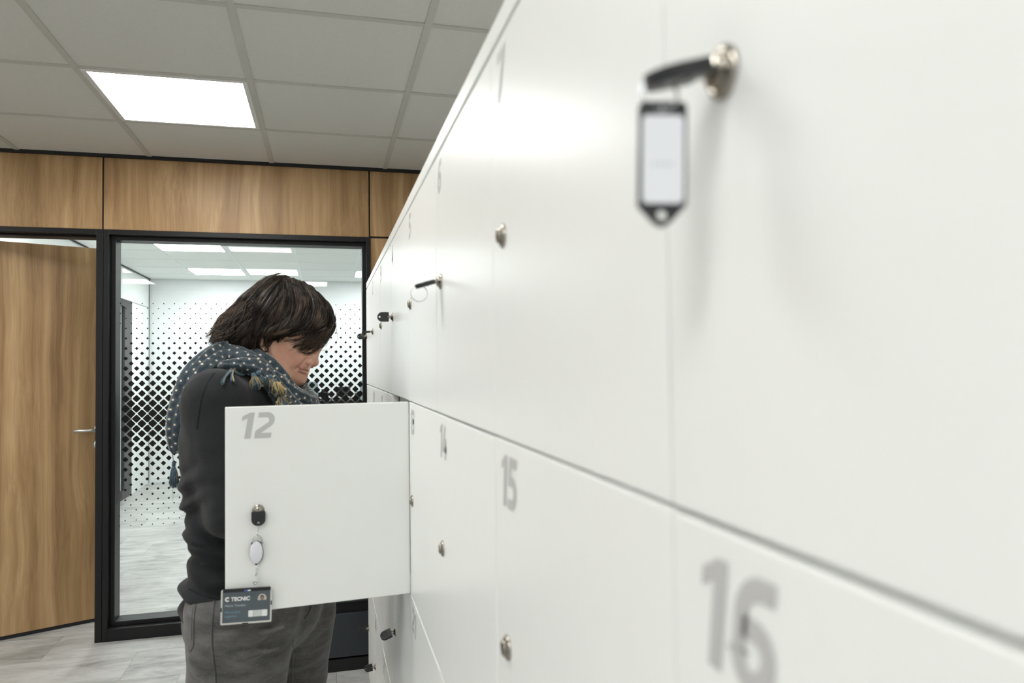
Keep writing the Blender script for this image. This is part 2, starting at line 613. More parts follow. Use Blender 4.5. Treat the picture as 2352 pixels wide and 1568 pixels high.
far_part('backing', (0.25, YW, ZH - 0.02), (1.25, YW + 0.02, ZH + 0.02), M_BLACKTRIM)
far_part('ceiling_edge_strip', (XF0, YW - 0.03, ZT), (1.25, YW + 0.12, ZC), M_BLACKTRIM)
far_part('inner_lining', (XF0, YW + 0.095, ZH), (3.2, YW + 0.13, ZC), M_WHITEWALL)
far_part('inner_lining', (0.26, YW + 0.095, 0), (3.2, YW + 0.13, ZH), M_WHITEWALL)
far_part('inner_lining', (XF0, YW + 0.095, 0), (-2.12, YW + 0.13, ZH), M_WHITEWALL)

# glass partition
win = empty('window_1', (0, YW, 0), **S)


def wpart(name, boxes, m, bev=0.0):
    b = MB()
    for lo, hi in boxes:
        b.box((lo[0], lo[1] - YW, lo[2]), (hi[0], hi[1] - YW, hi[2]), bev)
    return b.build(name, m, win)


wpart('outer_frame', [((-1.085, YW - 0.02, 0), (-1.060, YW + 0.13, ZH - 0.001)), ((0.222, YW - 0.02, 0), (0.246, YW + 0.13, ZH - 0.001)), ((-1.060, YW - 0.02, 2.045), (0.222, YW + 0.13, ZH - 0.001)), ((-1.060, YW - 0.02, 0.0), (0.222, YW + 0.13, 0.062))], M_BLACK, 0.002)
wpart('glazing_bead', [((-1.060, YW + 0.02, 0.062), (-1.038, YW + 0.12, 2.045)), ((0.203, YW + 0.02, 0.062), (0.222, YW + 0.12, 2.045)), ((-1.038, YW + 0.02, 2.024), (0.203, YW + 0.12, 2.045)), ((-1.038, YW + 0.02, 0.062), (0.203, YW + 0.12, 0.085))], M_BLACK, 0.002)
MB().box((-1.05, YG - YW - 0.004, 0.075), (0.215, YG - YW + 0.004, 2.035)).build('glass_pane', M_GLASS, win)
# film of black diamonds stuck on the pane
b = MB()
DX, DZ = 0.0520, 0.0262
zt = pw(352, 697, YG).z
xs0 = pw(352, 697, YG).x
rows = 45
tab = [(0, 0.0072), (4, 0.0074), (5, 0.0095), (7, 0.0132), (9, 0.0175), (12, 0.0240), (16, 0.0335), (20, 0.0425), (22, 0.0465), (24, 0.0455), (28, 0.0365), (32, 0.0265), (36, 0.0165), (40, 0.0095), (42, 0.0075), (45, 0.0070)]
for r in range(rows):
    z = zt - r * DZ
    d = np.interp(r, [t[0] for t in tab], [t[1] for t in tab])
    h = d / 2
    c = h * 0.10
    for i in range(-16, 28):
        x = xs0 + (i + (0.5 if r % 2 else 0)) * DX
        if x < -1.036 + h or x > 0.201 - h * 0.1:
            continue
        y = YG - YW - 0.0048
        pts = [(x - c, y, z + h - c), (x + c, y, z + h - c), (x + h - c, y, z + c), (x + h - c, y, z - c), (x + c, y, z - h + c), (x - c, y, z - h + c), (x - h + c, y, z - c), (x - h + c, y, z + c)]
        b.add(pts, [(7, 6, 5, 4, 3, 2, 1, 0)])
b.build('diamond_film', M_FILM, win)

# door, swung into the room behind
door = empty('door_1', (0, YW, 0), **S)
db = MB()
for lo, hi in (((-1.1185, -0.02, 0), (-1.0865, 0.13, ZH - 0.001)), ((-2.08, -0.02, 2.045), (-1.1185, 0.13, ZH - 0.001)), ((-2.11, -0.02, 0), (-2.08, 0.13, ZH - 0.001))):
    db.box(lo, hi, 0.002)
for lo, hi in (((-2.08, 0.03, 2.035), (-1.1185, 0.12, 2.045)),):
    db.box(lo, hi, 0.002)
db.build('door_frame', M_BLACK, door)
hinge = Vector((-2.022, 4.075 - YW))
da = math.atan2(4.434 - 4.075, -1.205 + 2.022)
DL = Vector((math.cos(da), math.sin(da), 0))
DN = Vector((math.sin(da), -math.cos(da), 0))
leaf_len = 0.938
Md = frame((hinge.x, hinge.y, 0), DL, -DN)
leaf = MB().box((0.0, 0.0, 0.02), (leaf_len, 0.042, 2.024), 0.001, M=Md).build('door_leaf', M_WOOD[3], door)
MB().box((0.0, 0.002, 0.004), (leaf_len, 0.040, 0.02), M=Md).build('door_seal', M_BLACKTRIM, door)
hz, hx = 1.035, leaf_len - 0.035
b = MB()
Mr = frame(Md @ Vector((hx, 0, hz)), DL, Vector((0, 0, 1)), DN)
b.lathe([(0.026, 0.0), (0.026, 0.007), (0.024, 0.009), (0.010, 0.009), (0.010, 0.045)], 24, Mr)
b.tube([Md @ Vector((hx, -0.045, hz)), Md @ Vector((hx - 0.02, -0.05, hz)), Md @ Vector((hx - 0.125, -0.05, hz))], 0.0085, 12)
b.build('door_handle', M_STEEL, door, True)
Mr = frame(Md @ Vector((hx, 0, hz - 0.082)), DL, Vector((0, 0, 1)), DN)
MB().lathe([(0.027, 0.0), (0.027, 0.007), (0.025, 0.009), (0.009, 0.009), (0.009, 0.012)], 24, Mr).build('lock_rosette', M_STEEL, door, True)

# room behind the glass
wl = empty('wall_back_left', (XL, 0, 0), **S)
for nm, lo, hi, m in (
        ('wall_panel', (-0.1, YG, 2.105), (0, YB, ZC - 0.012), M_GLOSSWALL),
        ('wall_panel', (-0.1, 8.815, 0.0), (0, YB, 2.098), M_GLOSSWALL),
        ('wall_panel', (-0.1, YG, 0.09), (-0.03, 8.52, 2.03), M_GLOSSWALL),
        ('top_rail', (-0.1, YG, 2.03), (0.004, 8.815, 2.105), M_BLACK),
        ('post', (-0.1, 8.52, 0), (0.004, 8.815, 2.03), M_BLACK),
        ('base_rail', (-0.1, YG, 0), (0.004, 8.52, 0.09), M_BLACK),
        ('ceiling_edge_strip', (-0.1, YG, ZC - 0.012), (0.012, YB, ZC), M_BLACKTRIM),  # black strip painting the dark of the shadow gap under the ceiling
        ('joint', (-0.09, 8.815, 2.098), (-0.002, YB, 2.105), M_CABGAP),
        ('corner_trim', (-0.05, YB - 0.03, 0), (0.002, YB, ZC - 0.012), M_BLACKTRIM)):
    MB().box(lo, hi).build(nm, m, wl)
MB().box((XL - 0.1, YB, 0), (3.3, YB + 0.1, ZC)).build('wall_back', M_WHITEWALL, **S)
MB().box((3.2, YG, 0), (3.3, YB, ZC)).build('wall_back_right', M_WHITEWALL, **S)
MB().box((XL, YB - 0.012, 0), (3.2, YB, 0.06), 0.002).build('baseboard_back', M_WHITEWALL, **S)

# ------------------------------------------------------------------ ceiling lamps


def lamp(x, y, label, group, m=M_DIFF):
    o = empty('ceiling_light', (x + 0.3, y + 0.3, ZC), label=label, category='ceiling light', group=group)
    f = MB()
    for lo, hi in (((-0.288, -0.288), (0.288, -0.270)), ((-0.288, 0.270), (0.288, 0.288)), ((-0.288, -0.270), (-0.270, 0.270)), ((0.270, -0.270), (0.288, 0.270))):
        f.box((*lo, -0.006), (*hi, 0.004), 0.001)
    f.build('lamp_frame', M_LFRAME, o)
    MB().box((-0.272, -0.272, -0.004), (0.272, 0.272, 0.003)).build('diffuser', m, o)
    return o


GF, GBK = 'lit square panels in the aisle ceiling', 'lit square panels in the ceiling behind the glass'
lamp(GX, GY, 'large glowing square panel in the aisle ceiling in front of the wood wall', GF)
lamp(GX, GY - 1.8, 'aisle ceiling panel mirrored in the glass as its uppermost pale square', GF)
lamp(GX, GY - 3.6, 'aisle ceiling panel mirrored in the glass just above the hair', GF)
lamp(-0.54, -1.84, 'aisle ceiling panel mirrored low in the glass right of the hair', GF)
lamp(GX - 1.8, GY - 3.6, 'aisle ceiling panel mirrored in the upper left corner of the glass', GF)
lamp(GX - 1.8, -1.84, 'aisle ceiling panel mirrored as the lower strip at the left glass edge', GF)
lamp(GX - 1.8, GY - 1.8, 'aisle ceiling panel over the open floor left of the person', GF)
lamp(GX - 1.8, GY, 'aisle ceiling panel over the open floor by the wood door', GF)
lamp(GX - 0.6, GYB, 'bright panel behind the glass, upper of the two left of the hair', GBK, M_DIFFB)
lamp(GX - 0.6, GYB + 1.8, 'bright panel behind the glass, lower of the two left of the hair', GBK, M_DIFFB)
lamp(GX + 1.2, GYB, 'sliver of bright panel behind the glass high at its right frame', GBK, M_DIFFB)
lamp(GX + 1.2, GYB + 1.8, 'small bright panel behind the glass lower at its right frame', GBK, M_DIFFB)
lamp(GX - 0.6, GYB - 1.8, 'added panel behind the glass, unseen above its frame on the left', GBK, M_DIFFB)  # extra lamp out of view, added to light the back room
lamp(GX + 1.2, GYB - 1.8, 'added panel behind the glass, unseen above its frame on the right', GBK, M_DIFFB)  # likewise unseen, put in for more light behind the glass
lamp(GX + 3.6, GYB, 'added panel deep in the room behind the glass, unseen beyond the lockers', GBK, M_DIFFB)  # unseen too, an additional source for the back room's light

# ------------------------------------------------------------------ lockers


def ribbon(path, hw):
    """outline of a stroke of half width hw along path"""
    L, Rr = [], []
    n = len(path)
    for i in range(n):
        p = Vector(path[i])
        a = Vector(path[max(i - 1, 0)])
        c = Vector(path[min(i + 1, n - 1)])
        d1 = (p - a).normalized() if i > 0 else (c - p).normalized()
        d2 = (c - p).normalized() if i < n - 1 else d1
        n1, n2 = Vector((-d1.y, d1.x)), Vector((-d2.y, d2.x))
        m = (n1 + n2).normalized()
        k = hw / max(0.55, m.dot(n1))
        L.append(tuple(p + m * k))
        Rr.append(tuple(p - m * k))
    return L + Rr[::-1]


HW = 0.10
DIG = {
    '1': (0.44, [[(0.20, 0), (0.42, 0), (0.42, 1), (0.25, 1), (0.0, 0.86), (0.0, 0.68), (0.20, 0.78)]]),
    '2': (0.66, [ribbon([(0.04, 0.90)] + arc(0.34, 0.68, 0.22, 0.22, 90, -38, 10) + arc(0.36, 0.13, 0.28, 0.20, 128, 150, 3) + [(0.12, 0.10), (0.62, 0.10)], HW)]),
    '3': (0.64, [ribbon([(0.03, 0.90)] + arc(0.32, 0.71, 0.20, 0.19, 90, -90, 10) + [(0.15, 0.52)], HW), ribbon([(0.15, 0.52)] + arc(0.32, 0.31, 0.22, 0.21, 90, -90, 10) + [(0.02, 0.10)], HW)]),
    '4': (0.70, [ribbon([(0.36, 0.98), (0.12, 0.30), (0.68, 0.30)], HW), ribbon([(0.50, 0.62), (0.50, 0.0)], HW)]),
    '5': (0.64, [ribbon([(0.58, 0.90), (0.14, 0.90), (0.12, 0.54)] + arc(0.30, 0.32, 0.23, 0.22, 90, -90, 10) + [(0.02, 0.10)], HW)]),
    '6': (0.66, [ribbon([(0.58, 0.90), (0.42, 0.90)] + arc(0.38, 0.62, 0.26, 0.28, 90, 180, 6) + [(0.12, 0.32)] + arc(0.33, 0.32, 0.21, 0.22, 180, 450, 16) + [(0.16, 0.54)], HW)]),
    '7': (0.62, [ribbon([(0.02, 0.90), (0.54, 0.90), (0.24, 0.0)], HW)]),
    '8': (0.66, [ribbon(arc(0.33, 0.71, 0.18, 0.19, -90, 270, 18), HW), ribbon(arc(0.33, 0.32, 0.21, 0.22, 90, 450, 18), HW)]),
    '9': (0.66, [ribbon([(0.08, 0.10), (0.24, 0.10)] + arc(0.28, 0.38, 0.26, 0.28, -90, 0, 6) + [(0.54, 0.68)] + arc(0.33, 0.68, 0.21, 0.22, 0, 270, 16) + [(0.50, 0.46)], HW)]),
    '0': (0.66, [ribbon(arc(0.33, 0.66, 0.21, 0.24, 0, 180, 9) + arc(0.33, 0.34, 0.21, 0.24, 180, 360, 9) + [(0.54, 0.66), (0.53, 0.72)], HW)]),
}
NH = 0.0505


def number_mesh(txt, M):
    """slanted heavy figures, upper left corner at the local origin"""
    b = MB()
    x = 0.0
    for ch in txt:
        w, loops = DIG[ch]
        for lp in loops:
            pts = [((x + px + 0.16 * py) * NH * 1.02, (py - 1.0) * NH) for px, py in lp]
            n = len(pts)
            vs = [M @ Vector((p[0], p[1], 0.0004)) for p in pts]
            if ch == '1':
                b.add(vs, [(0, 1, 2, 6), (2, 3, 4, 6), (4, 5, 6)])
            else:
                h = n // 2
                b.add(vs, [(i, n - 1 - i, n - 2 - i, i + 1) for i in range(h - 1)])
        x += w + 0.09
    return b


def lock_mesh(M, turned=False):
    b = MB()
    b.lathe([(0.0118, 0.0), (0.0118, 0.0010), (0.0112, 0.0022), (0.0098, 0.0032), (0.0080, 0.0037), (0.0078, 0.0031), (0.0076, 0.0054), (0.0070, 0.0060), (0.0, 0.0062)], 28, M)
    if turned:
        b.box((-0.0052, -0.0010, 0.0058), (0.0052, 0.0010, 0.0066), 0.0, 1, M)
    else:
        b.box((-0.0010, -0.0052, 0.0058), (0.0010, 0.0052, 0.0066), 0.0, 1, M)
    return b


DT = 0.018      # door thickness
LOCK_POS = {}
STATE = {
    1: 'top row far end, black key and ring in its lock', 2: 'top row, thin black key with ring in its lock',
    3: 'top row, bare lock', 4: 'top row, upright black key in its lock', 5: 'top row, bare lock', 6: 'top row, slim black key and wire ring in its lock',
    7: 'top row, bare nickel lock', 8: 'nearest of the top row, black key and tag in its lock',
    9: 'second row at the far end', 10: 'second row beside the far end', 11: 'second row, just beyond the open door',
    12: 'its door standing open with a badge hanging on it', 13: 'second row, right at the hinge of the open door', 14: 'second row, bare lock', 15: 'second row, bare lock',
    16: 'nearest of the second row'}
rnd = random.Random(3)
Zx = Vector((-1, 0, 0))     # out of the locker fronts
for n in range(1, 33):
    row, colm = (n - 1) // 8, (n - 1) % 8
    k = 6 - colm                       # 7|8 seam is k = 0 on the far side of column 8
    ya, yb = Y0 + P * k, Y0 + P * (k + 1)
    za, zb = ZR[3 - row], ZR[4 - row]
    st = STATE.get(n, ('third row' if row == 2 else 'bottom row') + (', black key in its lock' if n in (20, 25, 26) else ''))
    lab = f'white locker marked {n}, {st}' if n not in (8,) else f'white locker {st}'
    root = empty('locker', (FACE, (ya + yb) / 2, za), label=lab, category='locker', group='numbered white lockers')
    inv = Vector(root.location)
    c = MB()
    x0, x1 = DT + 0.002, 0.49
    hy = P / 2 - 0.0004
    for lo, hi in (((x0, -hy, 0.0004), (x1, -hy + 0.016, P - 0.0004)), ((x0, hy - 0.016, 0.0004), (x1, hy, P - 0.0004)),
                   ((x0, -hy + 0.016, 0.0004), (x1, hy - 0.016, 0.0164)), ((x0, -hy + 0.016, P - 0.0164), (x1, hy - 0.016, P - 0.0004)),
                   ((x1 - 0.008, -hy + 0.016, 0.0164), (x1, hy - 0.016, P - 0.0164))):
        c.box(lo, hi)
    c.build('carcass', M_INSIDE, root)
    if n == 12:
        # swung open past a right angle, seen from the outside
        hp = Vector((0.0, 1.5455 - inv.y, 0))
        dx = Vector((-0.357, -0.034, 0)).normalized()          # from the hinge to the free edge
        W = 0.3595
        o_free = hp + dx * W
        dn = Vector((dx.y, -dx.x, 0))                            # outward face normal
        if dn.y > 0:
            dn = -dn
        Md12 = frame((o_free.x, o_free.y, 0), -dx, Vector((0, 0, 1)), dn)   # x: free edge to hinge, y: up, z: out
        d = MB().box((0, 0.0015, -DT), (W, P - 0.0015, 0), 0.0012, M=Md12)
        dob = d.build('door', M_LOCKER, root)
        number_mesh('12', Md12 @ Matrix.Translation((0.0245, P - 0.0130, 0))).build('number', M_NUMBER, dob)
        lp = Md12 @ Matrix.Translation((0.0605, 0.196, 0))
        lock_mesh(lp).build('lock', [M_CHROME, M_SLOT], dob, True)
        OPEN = Matrix.Translation(inv) @ Md12
        LOCK_POS[12] = OPEN @ Vector((0.0605, 0.196, 0))
        continue
    jy, jz, jx = rnd.uniform(-.0004, .0004), rnd.uniform(-.0005, .0005), rnd.uniform(-.0005, .0004)
    Mdo = Matrix.Translation((jx, jy, jz))
    dob = MB().box((0, -P / 2 + 0.0012, 0.0012), (DT, P / 2 - 0.0012, P - (0.0012 if row else 0.0020)), 0.0013, M=Mdo).build('door', M_LOCKER, root)
    Mn = frame((jx, jy + P / 2 - 0.0245, P - 0.0140), (0, -1, 0), (0, 0, 1), Zx)
    number_mesh(str(n), Mn).build('number', M_NUMBER, dob)
    ly = P / 2 - (0.0585 if n == 8 else 0.0468)
    Ml = frame((jx, jy + ly, 0.2005), (0, -1, 0), (0, 0, 1), Zx)
    lock_mesh(Ml, n in (4,)).build('lock', [M_CHROME, M_SLOT], dob, True)
    LOCK_POS[n] = inv + Vector((jx, jy + ly, 0.2005))

for a, bb, lab in ((Y0 - 0.4, Y0 + 3 * P, 'white top board of the near locker block'), (Y0 + 3 * P, Y0 + 7 * P, 'white top board of the far locker block')):
    q = (a + bb) / 2
    t = empty('capping_board', (FACE, q, 1.6862), label=lab, category='capping board', group='white boards capping the lockers')
    off = 0.0 if a < 1 else 0.0004
    MB().box((off, a - q + 0.0005, 0), (0.495, bb - q - 0.0005, 0.0233), 0.0012).build('board', M_LOCKER, t)
    lab = lab.replace('top board', 'plinth').replace('of the', 'under the')
    t = empty('locker_plinth', (FACE, q, 0), label=lab, category='plinth', group='plinths under the lockers')
    MB().box((0.02, a - q + 0.0005, 0.0), (0.48, bb - q - 0.0005, 0.082)).build('plinth_board', M_LOCKER, t)

# ------------------------------------------------------------------ keys


def key(n, length_dir, flat_dir, label, head_l=0.029, head_w=0.0245, gap=0.0110, ring=None):
    """key in lock n: length_dir points out along the head, flat_dir lies across the head"""
    c = LOCK_POS[n]
    ld = Vector(length_dir).normalized()
    fd = Vector(flat_dir)
    fd = (fd - ld * fd.dot(ld)).normalized()
    o = empty('key', c, label=label, category='key', group='black headed keys in the locker locks')
    nrm = (OPEN.to_3x3() @ Vector((0, 0, 1))) if n == 12 else Zx
    start = nrm * gap
    M = frame(start, fd, ld)
    w = head_w / 2
    r = w * 0.98
    out = [(-w * 0.93, 0.0), (w * 0.93, 0.0), (w, 0.003), (w, head_l - r)] + arc(0, head_l - r, w, r, 0, 180, 12)[1:-1] + [(-w, head_l - r), (-w, 0.003)]
    b = MB()
    b.prism([out, circle(0, head_l - 0.0058, 0.0026, 12)[::-1]], M, -0.0031, 0.0031)
    b.box((-w * 0.72, head_l * 0.36, -0.0037), (w * 0.72, head_l * 0.44, 0.0037), 0.0004, 0, M)
    b.build('key_head', M_KEY, o)
    b = MB()
    b.tube([nrm * 0.0058, start + ld * 0.003], 0.0034, 10)
    b.box((-0.0045, -0.0022, -0.0012), (0.0045, 0.0065, 0.0012), 0.0003, 0, M)
    b.build('key_blade', M_CHROME, o)
    if ring:
        cx = start + ld * (head_l - 0.0058) + Vector((0, 0, -1)) * (ring - 0.001)
        ax = Vector((1, 0, 0)) if n != 8 else Vector((0.97, -0.25, 0))
        pts = [cx + (ax * math.cos(a) + Vector((0, 0.12, 1)).normalized() * math.sin(a)) * ring for a in [2 * pi * i / 28 for i in range(28)]]
        MB().tube(pts, 0.0006, 6, closed=True).build('key_ring', M_WIRE, o, True)
    return o, start + c, M


key(1, (-1, 0, -0.08), (0, 0.5, 1), 'black key in the farthest top lock, seen broadside before the glass', ring=0.008)
key(2, (-1, 0, -0.07), (0, 1, 0.1), 'thin black key edge on in the second farthest top lock', ring=0.008)
key(4, (-1, 0, 0), (0, 0, 1), 'black key seen broadside, upright in the lock of locker 4')
key(6, (-1, 0, -0.30), (0, 1, 0.12), 'slim black key with a large thin wire ring, in locker 6', ring=0.0125)
ko, k8, K8M = key(8, (-1, 0.03, -0.27), (0, 1, 0.1), 'blurred black key in the nearest top lock, holding a tag', head_l=0.0262, head_w=0.0235, ring=0.0076)
key(20, (-1, 0, -0.38), (0, 0.85, 0.6), 'black key in locker 20 just below the open door')
key(25, (-1, 0, -0.05), (0, 0.1, 1), 'black key low before the dark cabinet, upper of the two there')
key(26, (-1, 0, -0.10), (0, 0.2, 1), 'black key low before the dark cabinet, lower of the two there', ring=0.007)
key(12, (0, 0, -1), OPEN.to_3x3() @ Vector((1, 0, 0)), 'black key folded down on the face of the open door', head_l=0.0275, head_w=0.026, gap=0.0100)

# tag hanging from the nearest key
hang = K8M @ Vector((0, 0.0262 - 0.0058, 0)) + LOCK_POS[8]
tx = Vector((0.985, -0.17, 0)).normalized()
tg = empty('key_tag', hang + Vector((0.0012, 0, -0.0150)), label='black key tag with white paper window hanging from the nearest key', category='key tag')
Mt = frame((0, 0, 0), tx, (0.04, 0.02, 1))
w, hgt = 0.0104, 0.0520
out = arc(w - 0.0025, -0.0025 + 0.005, 0.0025, 0.0025, 0, 90, 4) + arc(-w + 0.0025, -0.0025 + 0.005, 0.0025, 0.0025, 90, 180, 4) + [(-w, -hgt + 0.012), (-0.0035, -hgt + 0.0045)] + arc(0, -hgt + 0.0065, 0.0036, 0.0036, 215, 325, 6) + [(0.0035, -hgt + 0.0045), (w, -hgt + 0.012)]
MB().prism([out, circle(0, -hgt + 0.0078, 0.0023, 14)[::-1], circle(0, 0.0020, 0.0013, 10)[::-1]], Mt, -0.0014, 0.0014).build('tag_frame', M_TAGRIM, tg)
b = MB().prism([rrect(-w + 0.0014, -hgt + 0.0128, w - 0.0014, -0.0012, 0.0022)], Mt, -0.0018, 0.0018)
b.build('paper_insert', M_PAPER, tg)
b = MB()
for i, ww in enumerate((0.0016, 0.0014, 0.0018, 0.0012)):
    b.box((-0.0044 + i * 0.0024, -0.0232, 0.0018), (-0.0044 + i * 0.0024 + ww, -0.0216, 0.00187), 0, 0, Mt)
b.build('handwriting', M_PAPERMARK, tg)

# badge reel and card on the open door
kx, ky = 0.0605, 0.196
reel = empty('badge_reel', OPEN @ Vector((kx - 0.003, ky - 0.075, 0.010)), label='white oval badge reel on a wire clip hanging from the open door key', category='badge reel')
Ri = reel.location.copy()
Rr = Matrix.Translation(-Ri) @ OPEN


def RP(x, y, z):
    return Rr @ Vector((kx + x, ky + y, z))


# hook wire
MB().tube([RP(0.0003, -0.0262, 0.0125), RP(0.0002, -0.032, 0.014), RP(-0.0016, -0.040, 0.0125), RP(-0.0022, -0.0455, 0.0115)], 0.0007, 8).build('hook_wire', M_WIRE, reel, True)
MB().tube([RP(-0.0022, -0.040, 0.0122), RP(-0.0026, -0.0462, 0.0122)], 0.0011, 8).build('hook_sleeve', M_STEEL, reel, True)
loop = [RP(-0.0105 + 0.0, -0.060, 0.0105)] + [RP(-0.0022 + 0.0085 * math.cos(a), -0.0555 + 0.010 * math.sin(a), 0.0105) for a in [math.radians(d) for d in range(170, 9, -20)]] + [RP(0.0080, -0.062, 0.0105)]
MB().tube(loop, 0.0009, 8).build('carabiner', M_WIRE, reel, True)
Mo = Rr @ Matrix.Translation((kx - 0.004, ky - 0.0785, 0.0045))
ov = [(0.0119 * math.cos(a), 0.0215 * math.sin(a)) for a in [2 * pi * i / 36 for i in range(36)]]
b = MB().prism([[(x * 1.02 + 0.0008, y * 1.02 - 0.0002) for x, y in ov]], Mo, 0.0, 0.0045)
b.box((-0.0095, 0.0125, 0.0003), (0.0100, 0.0195, 0.0042), 0.001, 0, Mo)
b.box((-0.0022, -0.0245, 0.001), (0.0022, -0.0200, 0.004), 0.0006, 0, Mo)
b.build('reel_body', M_REELB, reel)
vs, fs = [], []
for i in range(7):
    t = i / 6
    s, z = math.cos(t * pi / 2 * 0.97), 0.0045 + 0.0036 * math.sin(t * pi / 2)
    vs += [Mo @ Vector((x * s, y * s, z)) for x, y in ov]
for i in range(6):
    for kk in range(36):
        k2 = (kk + 1) % 36
        fs.append((i * 36 + kk, i * 36 + k2, (i + 1) * 36 + k2, (i + 1) * 36 + kk))
fs.append(tuple(6 * 36 + kk for kk in range(36)))
MB().add(vs, fs).build('reel_cover', M_REEL, reel, True)
b = MB()
b.box((-0.0030, -0.0310, 0.0015), (0.0030, -0.0245, 0.0030), 0.0005, 0, Mo)
b.tube([Mo @ Vector((0, -0.031, 0.0022)), Mo @ Vector((-0.0015, -0.047, 0.003))], 0.0007, 6)
b.build('cord_end', M_STRAP, reel)
b = MB()
b.tube([Mo @ Vector((0.0012 + 0.0016 * math.cos(a), -0.0355 + 0.0045 * math.sin(a), 0.0030)) for a in [2 * pi * i / 16 for i in range(16)]], 0.0005, 6, closed=True)
b.tube([Mo @ Vector((-0.0004 + 0.0021 * math.cos(a), -0.0425 + 0.0021 * math.sin(a), 0.0032)) for a in [2 * pi * i / 16 for i in range(16)]], 0.0005, 6, closed=True)
b.build('swivel_clip', M_WIRE, reel, True)
b = MB()
strap = rrect(-0.0065, -0.0780, 0.0035, -0.0425, 0.0025)
b.prism([strap], Mo, 0.0022, 0.0026)
b.build('strap', M_STRAP, reel)
Ms = Mo @ Matrix.Translation((-0.0022, -0.0575, 0.0026))
MB().lathe([(0.0042, 0.0), (0.0042, 0.0012), (0.0034, 0.0022), (0.0018, 0.0022), (0.0016, 0.0014), (0.0, 0.0014)], 20, Ms).build('press_stud', M_STEEL, reel, True)

# id card
cardM = OPEN @ Matrix.Translation((0.0385, 0.0195, 0.0105)) @ Matrix.Rotation(math.radians(-1.5), 4, 'Z') @ Matrix.Rotation(math.radians(-5), 4, 'Y') @ Matrix.Rotation(math.radians(2), 4, 'X')
cl = cardM.to_translation()
card = empty('id_card', cl, label='slate grey company badge in a clear holder hanging on the open locker door', category='badge')
Mc = Matrix.Translation(-cl) @ cardM
CW, CH = 0.0865, 0.0640


def cbox(b, x0, y0, x1, y1, z0, z1, mi=0):
    return b.box((x0 - CW / 2, y0 - CH / 2, z0), (x1 - CW / 2, y1 - CH / 2, z1), 0, mi, Mc)


def CP(x, y, z):
    return Mc @ Vector((x - CW / 2, y - CH / 2, z))


b = MB()
b.prism([rrect(-CW / 2 - 0.0030, -CH / 2 - 0.0030, CW / 2 + 0.0030, CH / 2 - 0.001, 0.002), rrect(-CW / 2, -CH / 2, CW / 2, CH / 2 - 0.003, 0.001)[::-1]], Mc, -0.0018, 0.0012)
b.build('card_holder', M_HOLDER, card)
cbox(MB(), -0.0002, -0.0002, CW + 0.0002, CH, -0.0012, 0.0).build('card', M_CARD, card)
b = MB()
cbox(b, 0.0005, CH - 0.0055, CW + 0.0005, CH + 0.0005, -0.0020, 0.0016)
b.build('clip_bar', M_CARDBAR, card)
for q_ in ((-0.0032, 0.022, -0.0008, 0.030), (CW + 0.0008, 0.030, CW + 0.0030, 0.038), (0.036, -0.0030, 0.047, -0.0012)):
    cbox(MB(), *q_, -0.0020, 0.0016).build('holder_notch', M_CARDBAR, card)
b = MB()
cbox(b, 0.0385, CH - 0.0052, 0.0445, CH - 0.0022, 0.0016, 0.0018, 0)
cbox(b, 0.0450, CH - 0.0046, 0.0505, CH - 0.0026, 0.0016, 0.0018, 1)
b.build('strap_print', [M_BLUEPRINT, M_WHITEPRINT], card)


def text_mesh(name, body, size, x, y, m, parent, bold=0.0, shear=0.0, stretch=1.0):
    cu = bpy.data.curves.new(name, 'FONT')
    cu.body = body
    cu.size = size
    cu.offset = bold
    cu.shear = shear
    o = bpy.data.objects.new(name, cu)
    COL.objects.link(o)
    bpy.context.view_layer.update()
    me = bpy.data.meshes.new_from_object(o.evaluated_get(bpy.context.evaluated_depsgraph_get()))
    bpy.data.objects.remove(o)
    bpy.data.curves.remove(cu)
    for v in me.vertices:
        v.co = CP(x + v.co.x * stretch, y + v.co.y, 0.0003)
    me.materials.clear()
    return link(name, me, m, parent)


text_mesh('company_lettering', 'TECNIC', 0.0100, 0.0150, 0.0415, M_WHITEPRINT, card, 0.00042, 0.08, 0.96)
text_mesh('name_lettering', 'Núria Texidor', 0.0066, 0.0040, 0.0305, M_NAMEPRINT, card, 0.00004)
text_mesh('slogan_lettering', 'We evolve', 0.0066, 0.0036, 0.0180, M_TEALPRINT, card, 0.00006)
text_mesh('slogan_lettering', 'together', 0.0066, 0.0036, 0.0105, M_TEALPRINT, card, 0.00006)
# logo: a heavy round C with a slanted cut
b = MB()
lp = ribbon(arc(0.0086, 0.0450, 0.0032, 0.0032, 40, 318, 18), 0.0013)
n_ = len(lp)
b.add([CP(x, y, 0.0003) for x, y in lp], [(i, n_ - 1 - i, n_ - 2 - i, i + 1) for i in range(n_ // 2 - 1)])
b.add([CP(0.0080, 0.0462, 0.00032), CP(0.0105, 0.0462, 0.00032), CP(0.0122, 0.0484, 0.00032), CP(0.0098, 0.0484, 0.00032)], [(0, 1, 2, 3)])
b.build('logo', M_WHITEPRINT, card)
